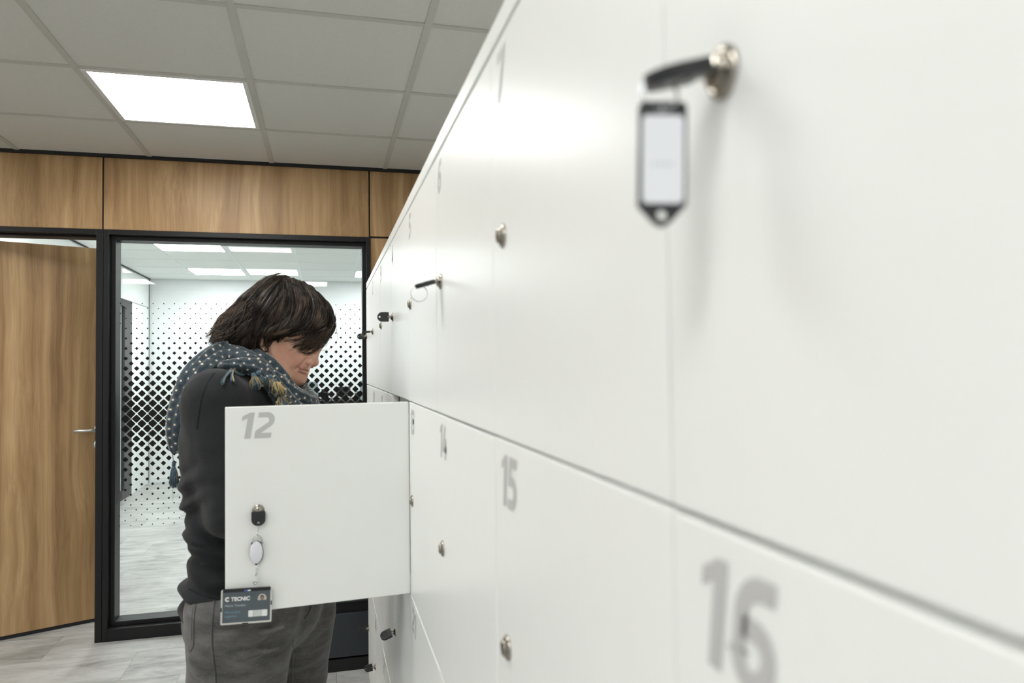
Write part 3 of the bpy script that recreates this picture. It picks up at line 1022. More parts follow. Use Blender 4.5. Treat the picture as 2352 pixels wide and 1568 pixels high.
# portrait and bar code
b = MB()
dome = [(0.0635, 0.0400)] + [(0.0715 + 0.0080 * math.cos(a), 0.0440 + 0.0080 * math.sin(a)) for a in [math.radians(d) for d in range(180, -1, -15)]] + [(0.0795, 0.0400)]
b.add([CP(x, y, 0.0003) for x, y in dome[::-1]], [tuple(range(len(dome)))], 0)
for cx, cy, rx, ry, mi, z in ((0.0715, 0.0455, 0.0036, 0.0042, 1, 0.00034), (0.0717, 0.0445, 0.0024, 0.0030, 2, 0.00038), (0.0716, 0.0412, 0.0032, 0.0012, 2, 0.00036)):
    pts = [CP(cx + rx * math.cos(2 * pi * i / 18), cy + ry * math.sin(2 * pi * i / 18), z) for i in range(18)]
    b.add(pts, [tuple(range(18))], mi)
b.build('portrait', [M_PHOTOBACK, M_HAIRPRINT, M_FACEPRINT], card)
b = MB()
rr = rrect(0.0470, 0.0090, 0.0815, 0.0215, 0.0012)
b.add([CP(x, y, 0.0003) for x, y in rr], [tuple(range(len(rr)))], 0)
x = 0.0555
for wd in (0.0012, 0.0005, 0.0009, 0.0004, 0.0006, 0.0010, 0.0004, 0.0008, 0.0005, 0.0010, 0.0006):
    b.add([CP(x, 0.0090, 0.00034), CP(x + wd, 0.0090, 0.00034), CP(x + wd, 0.0215, 0.00034), CP(x, 0.0215, 0.00034)], [(0, 1, 2, 3)], 1)
    x += wd + 0.0008
b.build('bar_code', [M_WHITEPRINT, M_GREYPRINT], card)

# ------------------------------------------------------------------ dark cabinet past the lockers
cab = empty('drawer_cabinet', (0.05, 3.40, 0), label='low dark grey drawer cabinet past the far end of the lockers', category='cabinet')
MB().box((-0.40, 0.022, 0.055), (0.52, 0.45, 0.70), 0.002).build('carcass', M_CABGAP, cab)
MB().box((-0.40, 0.0, 0.0), (0.52, 0.44, 0.054)).build('base', M_CABGAP, cab)
for za, zb in ((0.062, 0.254), (0.302, 0.48), (0.505, 0.682)):
    MB().box((-0.398, 0.0, za), (0.518, 0.021, zb), 0.002).build('drawer', M_CABINET, cab)
MB().box((-0.402, -0.004, 0.70), (0.522, 0.452, 0.722), 0.002).build('cabinet_top', M_CABINET, cab)

# ------------------------------------------------------------------ desk things behind the glass
desk = empty('desk', (0.35, 8.75, 0), label='dark desk behind the patterned glass at its right end', category='desk')
MB().box((-0.75, -0.35, 0.955), (0.95, 0.45, 0.985), 0.002).build('desk_top', M_DESK, desk)
MB().box((-0.75, -0.33, 0.0), (0.95, -0.31, 0.955)).build('front_panel', M_DESK, desk)
for sx in (-0.73, 0.90):
    MB().box((sx, -0.31, 0), (sx + 0.03, 0.42, 0.955)).build('side_panel', M_DESK, desk)


def monitor(x, w, z1, label):
    o = empty('monitor', (x, 8.72, 0.985), label=label, category='monitor', group='monitors on the desk behind the glass')
    MB().box((-0.10, -0.07, 0), (0.10, 0.09, 0.010), 0.002).build('stand_base', M_MONITOR, o)
    MB().box((-0.02, 0.0, 0.01), (0.02, 0.02, 0.12)).build('stand_neck', M_MONITOR, o)
    MB().box((-w / 2, -0.025, 0.03), (w / 2, 0.0, z1), 0.003).build('housing', M_MONITOR, o)
    MB().box((-w / 2 + 0.01, -0.0265, 0.042), (w / 2 - 0.01, -0.0252, z1 - 0.012)).build('screen', M_SCREEN, o)


monitor(-0.02, 0.12, 0.085, 'small black screen left on the desk behind the glass')
monitor(0.205, 0.16, 0.145, 'black screen right on the desk behind the glass')
pr = empty('printer', (0.445, 8.74, 0.985), label='low black printer on the desk behind the glass by its right frame', category='printer')
MB().box((-0.11, -0.12, 0), (0.16, 0.14, 0.07), 0.006).build('printer_body', M_MONITOR, pr)
MB().box((-0.09, -0.10, 0.07), (0.14, 0.12, 0.085), 0.004).build('paper_lid', M_CABINET, pr)
ds = empty('desk_screen', (-0.17, 8.42, 0.985), label='grey upright desk screen behind the glass under the chin', category='desk screen', group='grey desk screens behind the glass')
MB().box((-0.115, -0.02, 0), (0.095, 0.0, 0.215), 0.004).build('screen_panel', M_GREYSCREEN, ds)
ds = empty('desk_screen', (0.41, 8.42, 0.985), label='grey upright desk screen behind the glass at its right frame', category='desk screen', group='grey desk screens behind the glass')
MB().box((-0.03, -0.02, 0), (0.16, 0.0, 0.215), 0.004).build('screen_panel', M_GREYSCREEN, ds)
# ------------------------------------------------------------------ person
def v3(*a):
    return np.array(a, dtype=np.float32)


def A(v):
    return np.array((v[0], v[1], v[2]), dtype=np.float32)


def smin(a, b, k):
    h = np.clip(0.5 + 0.5 * (b - a) / k, 0, 1)
    return b + (a - b) * h - k * h * (1 - h)


def smax(a, b, k):
    return -smin(-a, -b, k)


class Grid:
    def __init__(self, lo, hi, h):
        self.lo, self.h = np.array(lo, np.float32), h
        n = [int(math.ceil((b - a) / h)) + 1 for a, b in zip(lo, hi)]
        ax = [np.float32(lo[i]) + np.arange(n[i], dtype=np.float32) * np.float32(h) for i in range(3)]
        self.X, self.Y, self.Z = np.meshgrid(*ax, indexing='ij')

    def cap(self, a, b, ra, rb, sx=1.0, sy=1.0, sz=1.0):
        a, b = A(a), A(b)
        d = b - a
        t = np.clip(((self.X - a[0]) * d[0] + (self.Y - a[1]) * d[1] + (self.Z - a[2]) * d[2]) / max(float(d @ d), 1e-12), 0, 1)
        q = np.sqrt(((self.X - a[0] - t * d[0]) / sx) ** 2 + ((self.Y - a[1] - t * d[1]) / sy) ** 2 + ((self.Z - a[2] - t * d[2]) / sz) ** 2)
        return q - (ra + (rb - ra) * t)

    def ell(self, c, r, ax=None):
        c = A(c)
        d = (self.X - c[0], self.Y - c[1], self.Z - c[2])
        if ax is not None:
            d = tuple(d[0] * e[0] + d[1] * e[1] + d[2] * e[2] for e in ax)
        k0 = np.sqrt((d[0] / r[0]) ** 2 + (d[1] / r[1]) ** 2 + (d[2] / r[2]) ** 2)
        k1 = np.sqrt((d[0] / r[0] ** 2) ** 2 + (d[1] / r[1] ** 2) ** 2 + (d[2] / r[2] ** 2) ** 2)
        return k0 * (k0 - 1) / np.maximum(k1, 1e-6)

    def chain(self, pts, rads, k=0.0, **kw):
        r = None
        for i in range(len(pts) - 1):
            c = self.cap(pts[i], pts[i + 1], rads[i], rads[i + 1], **kw)
            r = c if r is None else (smin(r, c, k) if k else np.minimum(r, c))
        return r

    def mesh(self, F):
        """surface nets"""
        h, lo = self.h, self.lo
        S_ = F < 0
        nx, ny, nz = F.shape
        cnt = np.zeros((nx - 1, ny - 1, nz - 1), np.int8)
        for i in (0, 1):
            for j in (0, 1):
                for k in (0, 1):
                    cnt += S_[i:nx - 1 + i, j:ny - 1 + j, k:nz - 1 + k]
        act = (cnt > 0) & (cnt < 8)
        idx = np.argwhere(act)
        cor = [(i, j, k) for i in (0, 1) for j in (0, 1) for k in (0, 1)]
        val = {c: F[idx[:, 0] + c[0], idx[:, 1] + c[1], idx[:, 2] + c[2]] for c in cor}
        pos = np.zeros((len(idx), 3), np.float32)
        num = np.zeros(len(idx), np.float32)
        for c in cor:
            for a in range(3):
                if c[a] == 0:
                    d = list(c)
                    d[a] = 1
                    d = tuple(d)
                    v0, v1 = val[c], val[d]
                    m = (v0 < 0) != (v1 < 0)
                    t = np.where(m, v0 / np.where(m, v0 - v1, 1), 0)
                    p = np.array(c, np.float32)[None, :].repeat(len(idx), 0)
                    p[:, a] += t
                    pos += p * m[:, None]
                    num += m
        pos = (pos / num[:, None] + idx) * h + lo
        im = -np.ones(act.shape, np.int64)
        im[act] = np.arange(len(idx))
        faces = []
        for a in range(3):
            b_, c_ = (a + 1) % 3, (a + 2) % 3
            sl0 = [slice(None)] * 3
            sl1 = [slice(None)] * 3
            sl0[a], sl1[a] = slice(0, F.shape[a] - 1), slice(1, F.shape[a])
            ch = S_[tuple(sl0)] != S_[tuple(sl1)]
            e = np.argwhere(ch)
            ok = (e[:, b_] > 0) & (e[:, c_] > 0) & (e[:, b_] < F.shape[b_] - 1) & (e[:, c_] < F.shape[c_] - 1)
            e = e[ok]
            q = []
            for db_, dc_ in ((-1, -1), (0, -1), (0, 0), (-1, 0)):
                ee = e.copy()
                ee[:, b_] += db_
                ee[:, c_] += dc_
                q.append(im[ee[:, 0], ee[:, 1], ee[:, 2]])
            q = np.stack(q, 1)
            inside = S_[e[:, 0], e[:, 1], e[:, 2]]
            q[~inside] = q[~inside][:, ::-1]
            faces.append(q)
        return pos, np.concatenate(faces)


def raw_mesh(name, V, Q):
    me = bpy.data.meshes.new(name)
    me.vertices.add(len(V))
    me.vertices.foreach_set('co', np.asarray(V, np.float32).ravel())
    me.loops.add(len(Q) * 4)
    me.loops.foreach_set('vertex_index', np.asarray(Q, np.int32).ravel())
    me.polygons.add(len(Q))
    me.polygons.foreach_set('loop_start', np.arange(len(Q), dtype=np.int32) * 4)
    me.update(calc_edges=True)
    me.validate()
    return me


def relax(V, Q, it=2, f=0.5):
    for _ in range(it):
        acc = np.zeros_like(V)
        n = np.zeros(len(V), np.float32)
        for i in range(4):
            j = (i + 1) % 4
            np.add.at(acc, Q[:, i], V[Q[:, j]])
            np.add.at(acc, Q[:, j], V[Q[:, i]])
            np.add.at(n, Q[:, i], 1)
            np.add.at(n, Q[:, j], 1)
        V = V * (1 - f) + f * acc / np.maximum(n, 1)[:, None]
    return V


def spline(pts, n):
    """Catmull-Rom through pts, n samples"""
    pts = np.asarray(pts, np.float64)
    N = len(pts)
    out = []
    for s in np.linspace(0, N - 1, n):
        i = min(int(s), N - 2)
        t = s - i
        p0, p1, p2, p3 = pts[max(i - 1, 0)], pts[i], pts[i + 1], pts[min(i + 2, N - 1)]
        out.append(0.5 * (2 * p1 + (p2 - p0) * t + (2 * p0 - 5 * p1 + 4 * p2 - p3) * t * t + (3 * p1 - p0 - 3 * p2 + p3) * t ** 3))
    return np.array(out)


def noise3(Pn, seed, scale):
    """smooth value noise, vectorised"""
    Pn = np.asarray(Pn, np.float64) * scale + seed * 17.31
    i = np.floor(Pn).astype(np.int64)
    f = Pn - i
    f = f * f * (3 - 2 * f)

    def hsh(a):
        h = (a[:, 0] * 374761393 + a[:, 1] * 668265263 + a[:, 2] * 2147483647 + seed * 974711) & 0xffffffff
        h = ((h ^ (h >> 13)) * 1274126177) & 0xffffffff
        return ((h ^ (h >> 16)) & 0xffff) / 32767.5 - 1
    r = 0
    for c in [(x, y, z) for x in (0, 1) for y in (0, 1) for z in (0, 1)]:
        w_ = np.prod([f[:, k] if c[k] else 1 - f[:, k] for k in range(3)], axis=0)
        r = r + w_ * hsh(i + np.array(c))
    return r


PER = empty('person', (-0.14, 1.87, 0.0), label='woman in a black sweater, grey jeans and dotted teal scarf reaching into the open locker', category='person')
PO = np.array(PER.location, np.float32)
FX = np.array((math.cos(math.radians(30)), -math.sin(math.radians(30)), 0))    # way the body faces
RX = np.array((-math.sin(math.radians(30)), -math.cos(math.radians(30)), 0))   # her right


def own(name, V, Q, m, parent=None, smooth=True, **kw):
    me = raw_mesh(name, np.asarray(V, np.float32) - PO, Q)
    return link(name, me, m, parent or PER, smooth, **kw)


def bvh(V, Q):
    return BVHTree.FromPolygons([tuple(map(float, p)) for p in V], [tuple(map(int, q)) for q in Q])


def onto(tree, u, v, off=0.0):
    """point of a surface that the photo shows at u, v"""
    d = ray(u, v).normalized()
    loc, nrm, _, _ = tree.ray_cast(CAM, d)
    return None if loc is None else loc + nrm * off


# ---- head -----------------------------------------------------------
YH = 1.95
PXM = 0.001106


def hp(u, v, y=0.0):
    q = pw(u, v, YH)
    return (q.x, YH + y, q.z)


fwd = np.array((math.cos(math.radians(24)), 0, -math.sin(math.radians(24))))
upd = np.array((math.sin(math.radians(24)), 0, math.cos(math.radians(24))))
lat = np.array((0, 1.0, 0))
HAX = (fwd, lat, upd)
lo = hp(560, 960)
hi = hp(785, 640)
G = Grid((lo[0] - 0.02, YH - 0.105, lo[2]), (hi[0], YH + 0.105, hi[2] + 0.01), 0.00135)
Fh = G.ell(hp(662, 748), (0.094, 0.074, 0.084), HAX)                       # skull
Fh = smin(Fh, G.ell(hp(684, 806), (0.049, 0.060, 0.066), HAX), 0.022)       # face
Fh = smin(Fh, G.ell(hp(722, 778), (0.026, 0.050, 0.030), HAX), 0.02)        # forehead
Fh = smin(Fh, G.ell(hp(686, 867), (0.0185, 0.023, 0.0175), HAX), 0.022)     # chin
for s in (-1, 1):
    Fh = smin(Fh, G.chain([hp(683, 868, s * 0.012), hp(664, 858, s * 0.032), hp(632, 828, s * 0.054), hp(620, 792, s * 0.062)], [0.013, 0.015, 0.017, 0.012], 0.006), 0.022)
    Fh = smin(Fh, G.ell(hp(688, 826, s * 0.033), (0.026, 0.022, 0.026), HAX), 0.018)    # cheek
    Fh = smin(Fh, G.cap(hp(725, 790, s * 0.008), hp(706, 789, s * 0.042), 0.0085, 0.007), 0.012)   # brow
Fh = smin(Fh, G.cap(hp(699, 848, -0.014), hp(699, 848, 0.014), 0.0095, 0.0095), 0.012)   # muzzle
Fh = smin(Fh, G.cap(hp(695, 858, -0.013), hp(695, 858, 0.013), 0.0085, 0.0085), 0.012)
Fh = smin(Fh, G.cap(hp(722.5, 799), hp(722, 829), 0.0072, 0.0090), 0.010)     # nose ridge
for s in (-1, 1):
    Fh = smax(Fh, -G.ell(hp(723, 805, s * 0.027), (0.0085, 0.013, 0.0085), HAX), 0.012)  # hollow beside the nose
Fh = smin(Fh, G.ell(hp(721.8, 832), (0.0115, 0.0105, 0.0108)), 0.005)      # nose tip
Fh = smin(Fh, G.cap(hp(720, 836), hp(709, 841), 0.0052, 0.005), 0.005)
for s in (-1, 1):
    Fh = smin(Fh, G.ell(hp(711, 832, s * 0.0160), (0.0118, 0.0075, 0.0095), HAX), 0.0025)   # nostril wing
    Fh = smax(Fh, -G.ell(hp(715, 840.8, s * 0.0110), (0.0060, 0.0042, 0.0042), HAX), 0.002)
t_V, t_Q = G.mesh(Fh)
tree1 = bvh(t_V, t_Q)


def skin_line(pl, off=0.0, front=None):
    """line on the near half of the face, as the photo shows it, and its mirror; front: end points on the middle plane"""
    near = [onto(tree1, u, v, off) for u, v in pl]
    near = [(p.x, p.y, p.z) for p in near if p is not None]
    far_ = [(x, 2 * YH - y, z) for x, y, z in near]
    return near, far_


a_n, a_f = skin_line([(711.5, 832)], -0.0035)      # wings of the nose
for e_ in a_n + a_f:
    Fh = smin(Fh, G.ell(e_, (0.0100, 0.0075, 0.0085), HAX), 0.0022)
m_n, m_f = skin_line([(682, 845.0), (690, 848.6), (698, 850.4), (704, 850.8)], 0.0004)
mid = hp(706.8, 850.8)
mou = m_n + [hp(709.6, 850.9)] + m_f[::-1]
u_n, u_f = skin_line([(687, 845.5), (694, 846.0), (701, 846.6)], -0.0021)
l_n, l_f = skin_line([(688, 848.6), (695, 852.6), (701, 854.8)], -0.0014)
lipu = u_n + [hp(704.2, 846.8)] + u_f[::-1]
lipl = l_n + [hp(703.6, 855.0)] + l_f[::-1]
ru = [0.0014, 0.0022, 0.0028, 0.0032, 0.0028, 0.0022, 0.0014][:len(lipu)]
rl = [0.0014, 0.0030, 0.0038, 0.0042, 0.0038, 0.0030, 0.0014][:len(lipl)]
Fh = smin(Fh, G.chain(lipu, ru), 0.004)
Fh = smin(Fh, G.chain(lipl, rl), 0.004)
Fh = smax(Fh, -G.chain(mou, [0.0014] + [0.0018] * (len(m_n) - 1) + [0.0012] + [0.0018] * (len(m_n) - 1) + [0.0014]), 0.0018)
for pl, rr, kk in (([(703, 826), (696, 835), (688, 842), (681, 848)], 0.0030, 0.006), ([(664, 846), (662, 855), (664, 867), (668, 878)], 0.0022, 0.007), ([(705.5, 823.5), (702, 828), (701.5, 833.5), (705, 838.5)], 0.0022, 0.0016), ([(690, 857), (699, 861), (703, 861.5)], 0.0008, 0.005), ([(692, 812.5), (702, 816.5), (712, 813.5)], 0.0006, 0.005)):
    for li_ in skin_line(pl):
        if len(li_) > 1:
            Fh = smax(Fh, -G.chain(li_, [rr] * len(li_)), kk)
e_n, e_f = skin_line([(701.5, 804.5)], -0.0095)      # closed lids
for e_ in e_n + e_f:
    Fh = smin(Fh, G.ell(e_, (0.0135, 0.0125, 0.0120), HAX), 0.004)
l_n2, l_f2 = skin_line([(689, 803), (693, 799.5), (701, 797.5), (709, 799.5)])
for li_ in (l_n2, l_f2):
    if len(li_) > 1:
        Fh = smax(Fh, -G.chain(li_, [0.0008] * len(li_)), 0.004)
for s in (-1, 1):      # ears
    Fh = smin(Fh, G.ell(hp(609, 788, s * 0.0735), (0.0150, 0.0065, 0.0270), HAX), 0.004)
    Fh = smin(Fh, G.chain([hp(620, 781, s * 0.074), hp(616, 773, s * 0.079), hp(607, 771, s * 0.083), hp(600, 777, s * 0.085), hp(599, 787, s * 0.084), hp(604, 797, s * 0.081), hp(612, 804, s * 0.078), hp(618, 803, s * 0.075)], [0.0028, 0.0034, 0.0038, 0.0040, 0.0038, 0.0036, 0.0046, 0.0030]), 0.003)
    Fh = smin(Fh, G.ell(hp(620, 790, s * 0.0735), (0.0045, 0.0040, 0.0065), HAX), 0.003)
    Fh = smax(Fh, -G.ell(hp(613, 789, s * 0.0815), (0.0065, 0.0050, 0.0095), HAX), 0.003)
nb = hp(590, 930)
neck0, neck1 = (hp(632, 830)[0], YH, hp(632, 830)[2]), (nb[0], 1.90, nb[2])
Fh = smin(Fh, G.cap(neck0, neck1, 0.054, 0.060), 0.020)
HV, HQ = G.mesh(Fh)
HV = relax(HV, HQ, 1, 0.25)
head_tree = bvh(HV, HQ)

# ---- rest of the body, a size inside the clothes -------------------------
CH_ = A(pw(562, 965, 1.88))
sh_r, el_r, wr_r = A(pw(497, 918, 1.745)), A(pw(540, 1172, 1.705)), v3(0.135, 1.715, 1.085)
sh_l = CH_ - 0.165 * RX.astype(np.float32) + v3(0, 0, 0.045)
el_l, wr_l = v3(-0.02, 1.985, 1.055), v3(0.155, 1.835, 1.075)
hip_r, hip_l = A(pw(560, 1425, 1.78)), A(pw(668, 1425, 2.00))
lowr, lowl = A(pw(545, 1568, 1.77)), A(pw(662, 1568, 2.02))
knee_r, knee_l = v3(lowr[0] + 0.005, 1.785, 0.47), v3(lowl[0] + 0.005, 2.02, 0.47)
ank_r, ank_l = v3(knee_r[0] - 0.045, 1.80, 0.095), v3(knee_l[0] - 0.045, 2.02, 0.095)
bx = Grid((-0.50, 1.50, 0.02), (0.22, 2.20, 1.36), 0.0085)
Fb = bx.chain([A(pw(580, 880, 1.90)), CH_, A(pw(562, 1180, 1.88)), A(pw(588, 1350, 1.88))], [0.05, 0.075, 0.068, 0.072], 0.02)
for sh, el, wr in ((sh_r, el_r, wr_r), (sh_l, el_l, wr_l)):
    Fb = smin(Fb, bx.chain([CH_ + v3(0, 0, 0.03), sh, el, wr], [0.07, 0.048, 0.036, 0.026], 0.01), 0.03)
for hpj, lw_, kn, an in ((hip_r, lowr, knee_r, ank_r), (hip_l, lowl, knee_l, ank_l)):
    Fb = smin(Fb, bx.chain([hpj, lw_, kn, an], [0.082, 0.075, 0.05, 0.032], 0.02), 0.02)
    Fb = smin(Fb, bx.cap(an - v3(0, 0, 0.045), an - v3(0, 0, 0.05) + (FX * 0.13).astype(np.float32), 0.026, 0.018), 0.02)
BV, BQ = bx.mesh(Fb)


# hands with five bent fingers each
def hand(wr, d, up, side):
    """wr wrist, d towards the fingers, up back of the hand, side +1 when the thumb lies along +cross"""
    d, up = Vector(d).normalized(), Vector(up)
    up = (up - d * up.dot(d)).normalized()
    sd = d.cross(up) * side
    w0 = Vector(wr)
    g_ = Grid(tuple(w0 - Vector((.13, .13, .13))), tuple(w0 + Vector((.24, .13, .13))), 0.0024)
    F_ = g_.cap(w0 - d * 0.03, w0 + d * 0.02, 0.024, 0.025)
    for q in (-0.024, -0.008, 0.008, 0.024):
        F_ = smin(F_, g_.cap(w0 + d * 0.015 + sd * q * 0.7, w0 + d * 0.082 + sd * q, 0.0155, 0.0115), 0.012)
    for q, L_, bend in ((0.030, 0.066, 0.30), (0.010, 0.074, 0.42), (-0.010, 0.070, 0.55), (-0.029, 0.055, 0.68)):
        p = w0 + d * 0.084 + sd * q
        a = bend * 0.5
        pts, rr = [p], [0.0092]
        for i, fr in enumerate((0.45, 0.32, 0.23)):
            dd = (d * math.cos(a) - up * math.sin(a) + sd * (0.05 * (q / 0.03)))
            p = p + dd * L_ * fr
            pts.append(p)
            rr.append((0.0085, 0.0078, 0.0066)[i])
            a += bend
        F_ = smin(F_, g_.chain(pts, rr, 0.002), 0.004)
    t0 = w0 + d * 0.026 + sd * 0.026 - up * 0.006
    t1 = t0 + (d * 0.62 + sd * 0.62 - up * 0.3).normalized() * 0.042
    t2 = t1 + (d * 0.85 + sd * 0.25 - up * 0.35).normalized() * 0.032
    t3 = t2 + (d * 0.95 - up * 0.35).normalized() * 0.024
    F_ = smin(F_, g_.chain([t0, t1, t2, t3], [0.015, 0.0112, 0.0095, 0.0078], 0.003), 0.008)
    return g_.mesh(F_)


H1 = hand(wr_r, (1, 0.05, -0.12), (0.12, 0.0, 1), 1)
H2 = hand(wr_l, (1, -0.15, -0.15), (0.15, 0.0, 1), -1)
allV, allQ, base_ = [], [], 0
for V_, Q_ in ((HV, HQ), (BV, BQ), H1, H2):
    allV.append(V_)
    allQ.append(Q_ + base_)
    base_ += len(V_)
bo = own('body', np.concatenate(allV), np.concatenate(allQ), [M_SKIN, M_LIP])
fc = HV[HQ].mean(1)
dm = np.full(len(fc), 1.0)
for pl in (lipu, lipl):
    for q_ in spline(pl, 60):
        dm = np.minimum(dm, np.linalg.norm(fc - q_, axis=1))
mi_ = np.zeros(len(bo.data.polygons), np.int32)
mi_[:len(fc)] = dm < 0.0029
bo.data.polygons.foreach_set('material_index', mi_)

# lashes, brow and lips
fb = MB()
for s in (-1, 1):
    if s == -1:
        line = [onto(head_tree, u, v, 0.0006) for u, v in ((690, 807), (695, 809.5), (701, 810.8), (706, 810.4), (711, 808.5))]
        line = [Vector(p) for p in line if p]
    else:
        line = [Vector((p.x, 2 * YH - p.y, p.z)) for p in line]
    fb.tube([p - PER.location for p in line], [0.0004, 0.0011, 0.0013, 0.0012, 0.0006][:len(line)], 6)
    for i in range(14):
        t = i / 13 * (len(line) - 1)
        k_ = min(int(t), len(line) - 2)
        p = line[k_].lerp(line[k_ + 1], t - k_) - PER.location
        fb.tube([p, p + Vector((0.003 + 0.003 * i / 13, s * 0.002, -0.0012)), p + Vector((0.007 + 0.004 * i / 13, s * 0.003, -0.0010))], [0.00035, 0.00028, 0.0001], 4)
fb.build('eyelash', M_LASH, PER, True)
fb = MB()
br_ = [onto(head_tree, u, v, 0.0004) for u, v in ((676, 797), (684, 793.5), (694, 792), (706, 794), (716, 797))]
br_ = [Vector(p) for p in br_ if p]
for s in (-1, 1):
    line = br_ if s == -1 else [Vector((p.x, 2 * YH - p.y, p.z)) for p in br_]
    for i in range(120):
        t = random.random() * (len(line) - 1.001)
        k_ = int(t)
        p = line[k_].lerp(line[k_ + 1], t - k_) - PER.location + Vector((random.uniform(-.001, .001), s * 0.0003, random.uniform(-.0026, .0026)))
        fb.tube([p, p + Vector((-0.003, s * 0.0012, 0.0006)), p + Vector((-0.0065, s * 0.0010, -0.0004))], [0.0003, 0.0003, 0.0001], 4)
fb.build('eyebrow', M_HAIR[1], PER, True)
# ---- sweater ----------------------------------------------------------
prof = [(858, 592, 536, .085), (870, 588, 512, .13), (885, 580, 478, .165), (905, 572, 456, .178), (930, 566, 440, .185), (960, 563, 431, .187), (1000, 560, 426, .187), (1040, 558, 428, .185), (1080, 556, 431, .181), (1120, 556, 435, .176), (1150, 556, 439, .173), (1190, 558, 447, .171), (1240, 561, 449, .170), (1290, 565, 444, .172), (1330, 570, 438, .177), (1362, 574, 431, .181), (1400, 578, 432, .176)]
YT = 1.88
pz = np.array([pw(p[1], p[0], YT).z for p in prof])[::-1]
pcx = np.array([pw(p[1], p[0], YT).x for p in prof])[::-1]
hw_ = np.array([pw(p[1], p[0], YT).x - pw(p[2], p[0], YT).x for p in prof])[::-1]
pa = np.array([p[3] for p in prof])[::-1]
sn, cs = 0.5, 0.866
pb = np.sqrt(np.maximum(hw_ ** 2 - (pa * sn) ** 2, 0.004 if False else 0.0012)) / cs
zt_, zb_ = pz[-1], pw(578, 1389, YT).z
gs = Grid((-0.42, 1.56, zb_ - 0.02), (0.15, 2.16, 1.375), 0.0044)


def zc_(v):
    return pw(560, v, YT).z


xb = gs.X + 0.32
tilt_lo, tilt_up = -0.32, 0.62
zl = gs.Z - tilt_lo * xb
zu = gs.Z - tilt_up * xb
bump_ = np.zeros_like(gs.X)


def ridge(zz, v, amp, wd):
    return amp * np.exp(-((zz - zc_(v)) / wd) ** 2)


bump_ += ridge(zl, 1195, 0.0115, 0.012) + ridge(zl, 1212, -0.003, 0.010) + ridge(zl, 1234, -0.0095, 0.012) + ridge(zl, 1262, 0.004, 0.014) + ridge(zl, 1292, -0.006, 0.010) + ridge(zl, 1314, 0.0155, 0.0135) + ridge(zl, 1337, -0.007, 0.009) + ridge(zl, 1368, 0.0085, 0.017)
bump_ += ridge(zu, 1166, -0.0105, 0.012) + ridge(zu, 1144, 0.0085, 0.012) + ridge(zu, 1122, -0.004, 0.012) + ridge(zu, 1098, 0.006, 0.012) + ridge(zu, 1076, -0.004, 0.011)
fadeb = np.clip(1.25 - np.abs(xb) * 2.2, 0.25, 1)
cx_ = np.interp(gs.Z, pz, pcx).astype(np.float32)
ca = np.interp(gs.Z, pz, pa).astype(np.float32)
cb = np.interp(gs.Z, pz, pb).astype(np.float32)
dx_, dy_ = gs.X - cx_, gs.Y - YT
l_ = dx_ * RX[0] + dy_ * RX[1]
f_ = dx_ * FX[0] + dy_ * FX[1]
bump_ = (bump_ * fadeb).astype(np.float32)
q_ = np.sqrt((l_ / (ca + bump_)) ** 2 + (f_ / (cb + bump_)) ** 2)
Fs = (q_ - 1) * np.minimum(ca, cb)
Fs = smax(Fs, gs.Z - (zt_ + 0.004), 0.02)
Fs = smax(Fs, zb_ - gs.Z, 0.008)
for sh, el, wr in ((sh_r, el_r, wr_r), (sh_l, el_l, wr_l)):
    Fs = smin(Fs, gs.chain([CH_ * 0.35 + sh * 0.65 + v3(0, 0, 0.004), sh, el, wr - (wr - el) * 0.12], [0.062, 0.067, 0.060, 0.036], 0.012), 0.03)
# diagonal pulls in the sleeve
for pl, rr in ((((452, 1128), (476, 1108), (506, 1096)), 0.010), (((440, 1192), (456, 1176), (470, 1150), (478, 1136)), 0.009), (((470, 1196), (500, 1186), (522, 1166)), 0.010), (((434, 1028), (470, 1030), (505, 1046)), 0.008), (((440, 1000), (466, 1010), (490, 1030)), 0.007)):
    pts_ = [A(pw(u, v, 1.70 + 0.0012 * abs(u - 500) if u > 470 else 1.765)) for u, v in pl]
    Fs = smin(Fs, gs.chain(pts_, [rr * 0.7] * len(pts_)), 0.022)
SV, SQ = gs.mesh(Fs)
SV = relax(SV, SQ, 1, 0.4)
lowm = np.clip((1.16 - SV[:, 2]) / 0.12, 0, 1)
nn = noise3(SV * np.array((1.0, 1.0, 2.6)) + SV[:, [2, 2, 0]] * np.array((0.3, 0.2, -0.9)), 4, 17) * 0.0042 * lowm + noise3(SV, 3, 26) * 0.0022 + noise3(SV, 5, 60) * 0.0008
ctr = np.stack([np.full(len(SV), -0.19), np.full(len(SV), YT), SV[:, 2]], 1)
dd = SV - ctr
dd /= np.linalg.norm(dd, axis=1)[:, None] + 1e-6
SV = (SV + dd * nn[:, None]).astype(np.float32)
sweater = own('sweater', SV, SQ, M_KNIT)
sw_tree = bvh(SV, SQ)


def seam(name, tree, pl, r, m, parent, n=24, off=0.0006):
    pts = []
    for u, v in spline(pl, n):
        p = onto(tree, u, v, off)
        if p is not None:
            pts.append(p - PER.location)
    if len(pts) > 2:
        return MB().tube(pts, r, 6).build(name, m, parent, True)


seam('sleeve_seam', sw_tree, [(492, 856), (476, 880), (464, 912), (457, 950), (453, 985)], 0.0009, M_SEAMK, sweater)
seam('hem_band', sw_tree, [(433, 1352), (452, 1360), (480, 1372), (515, 1377)], 0.0012, M_SEAMK, sweater)

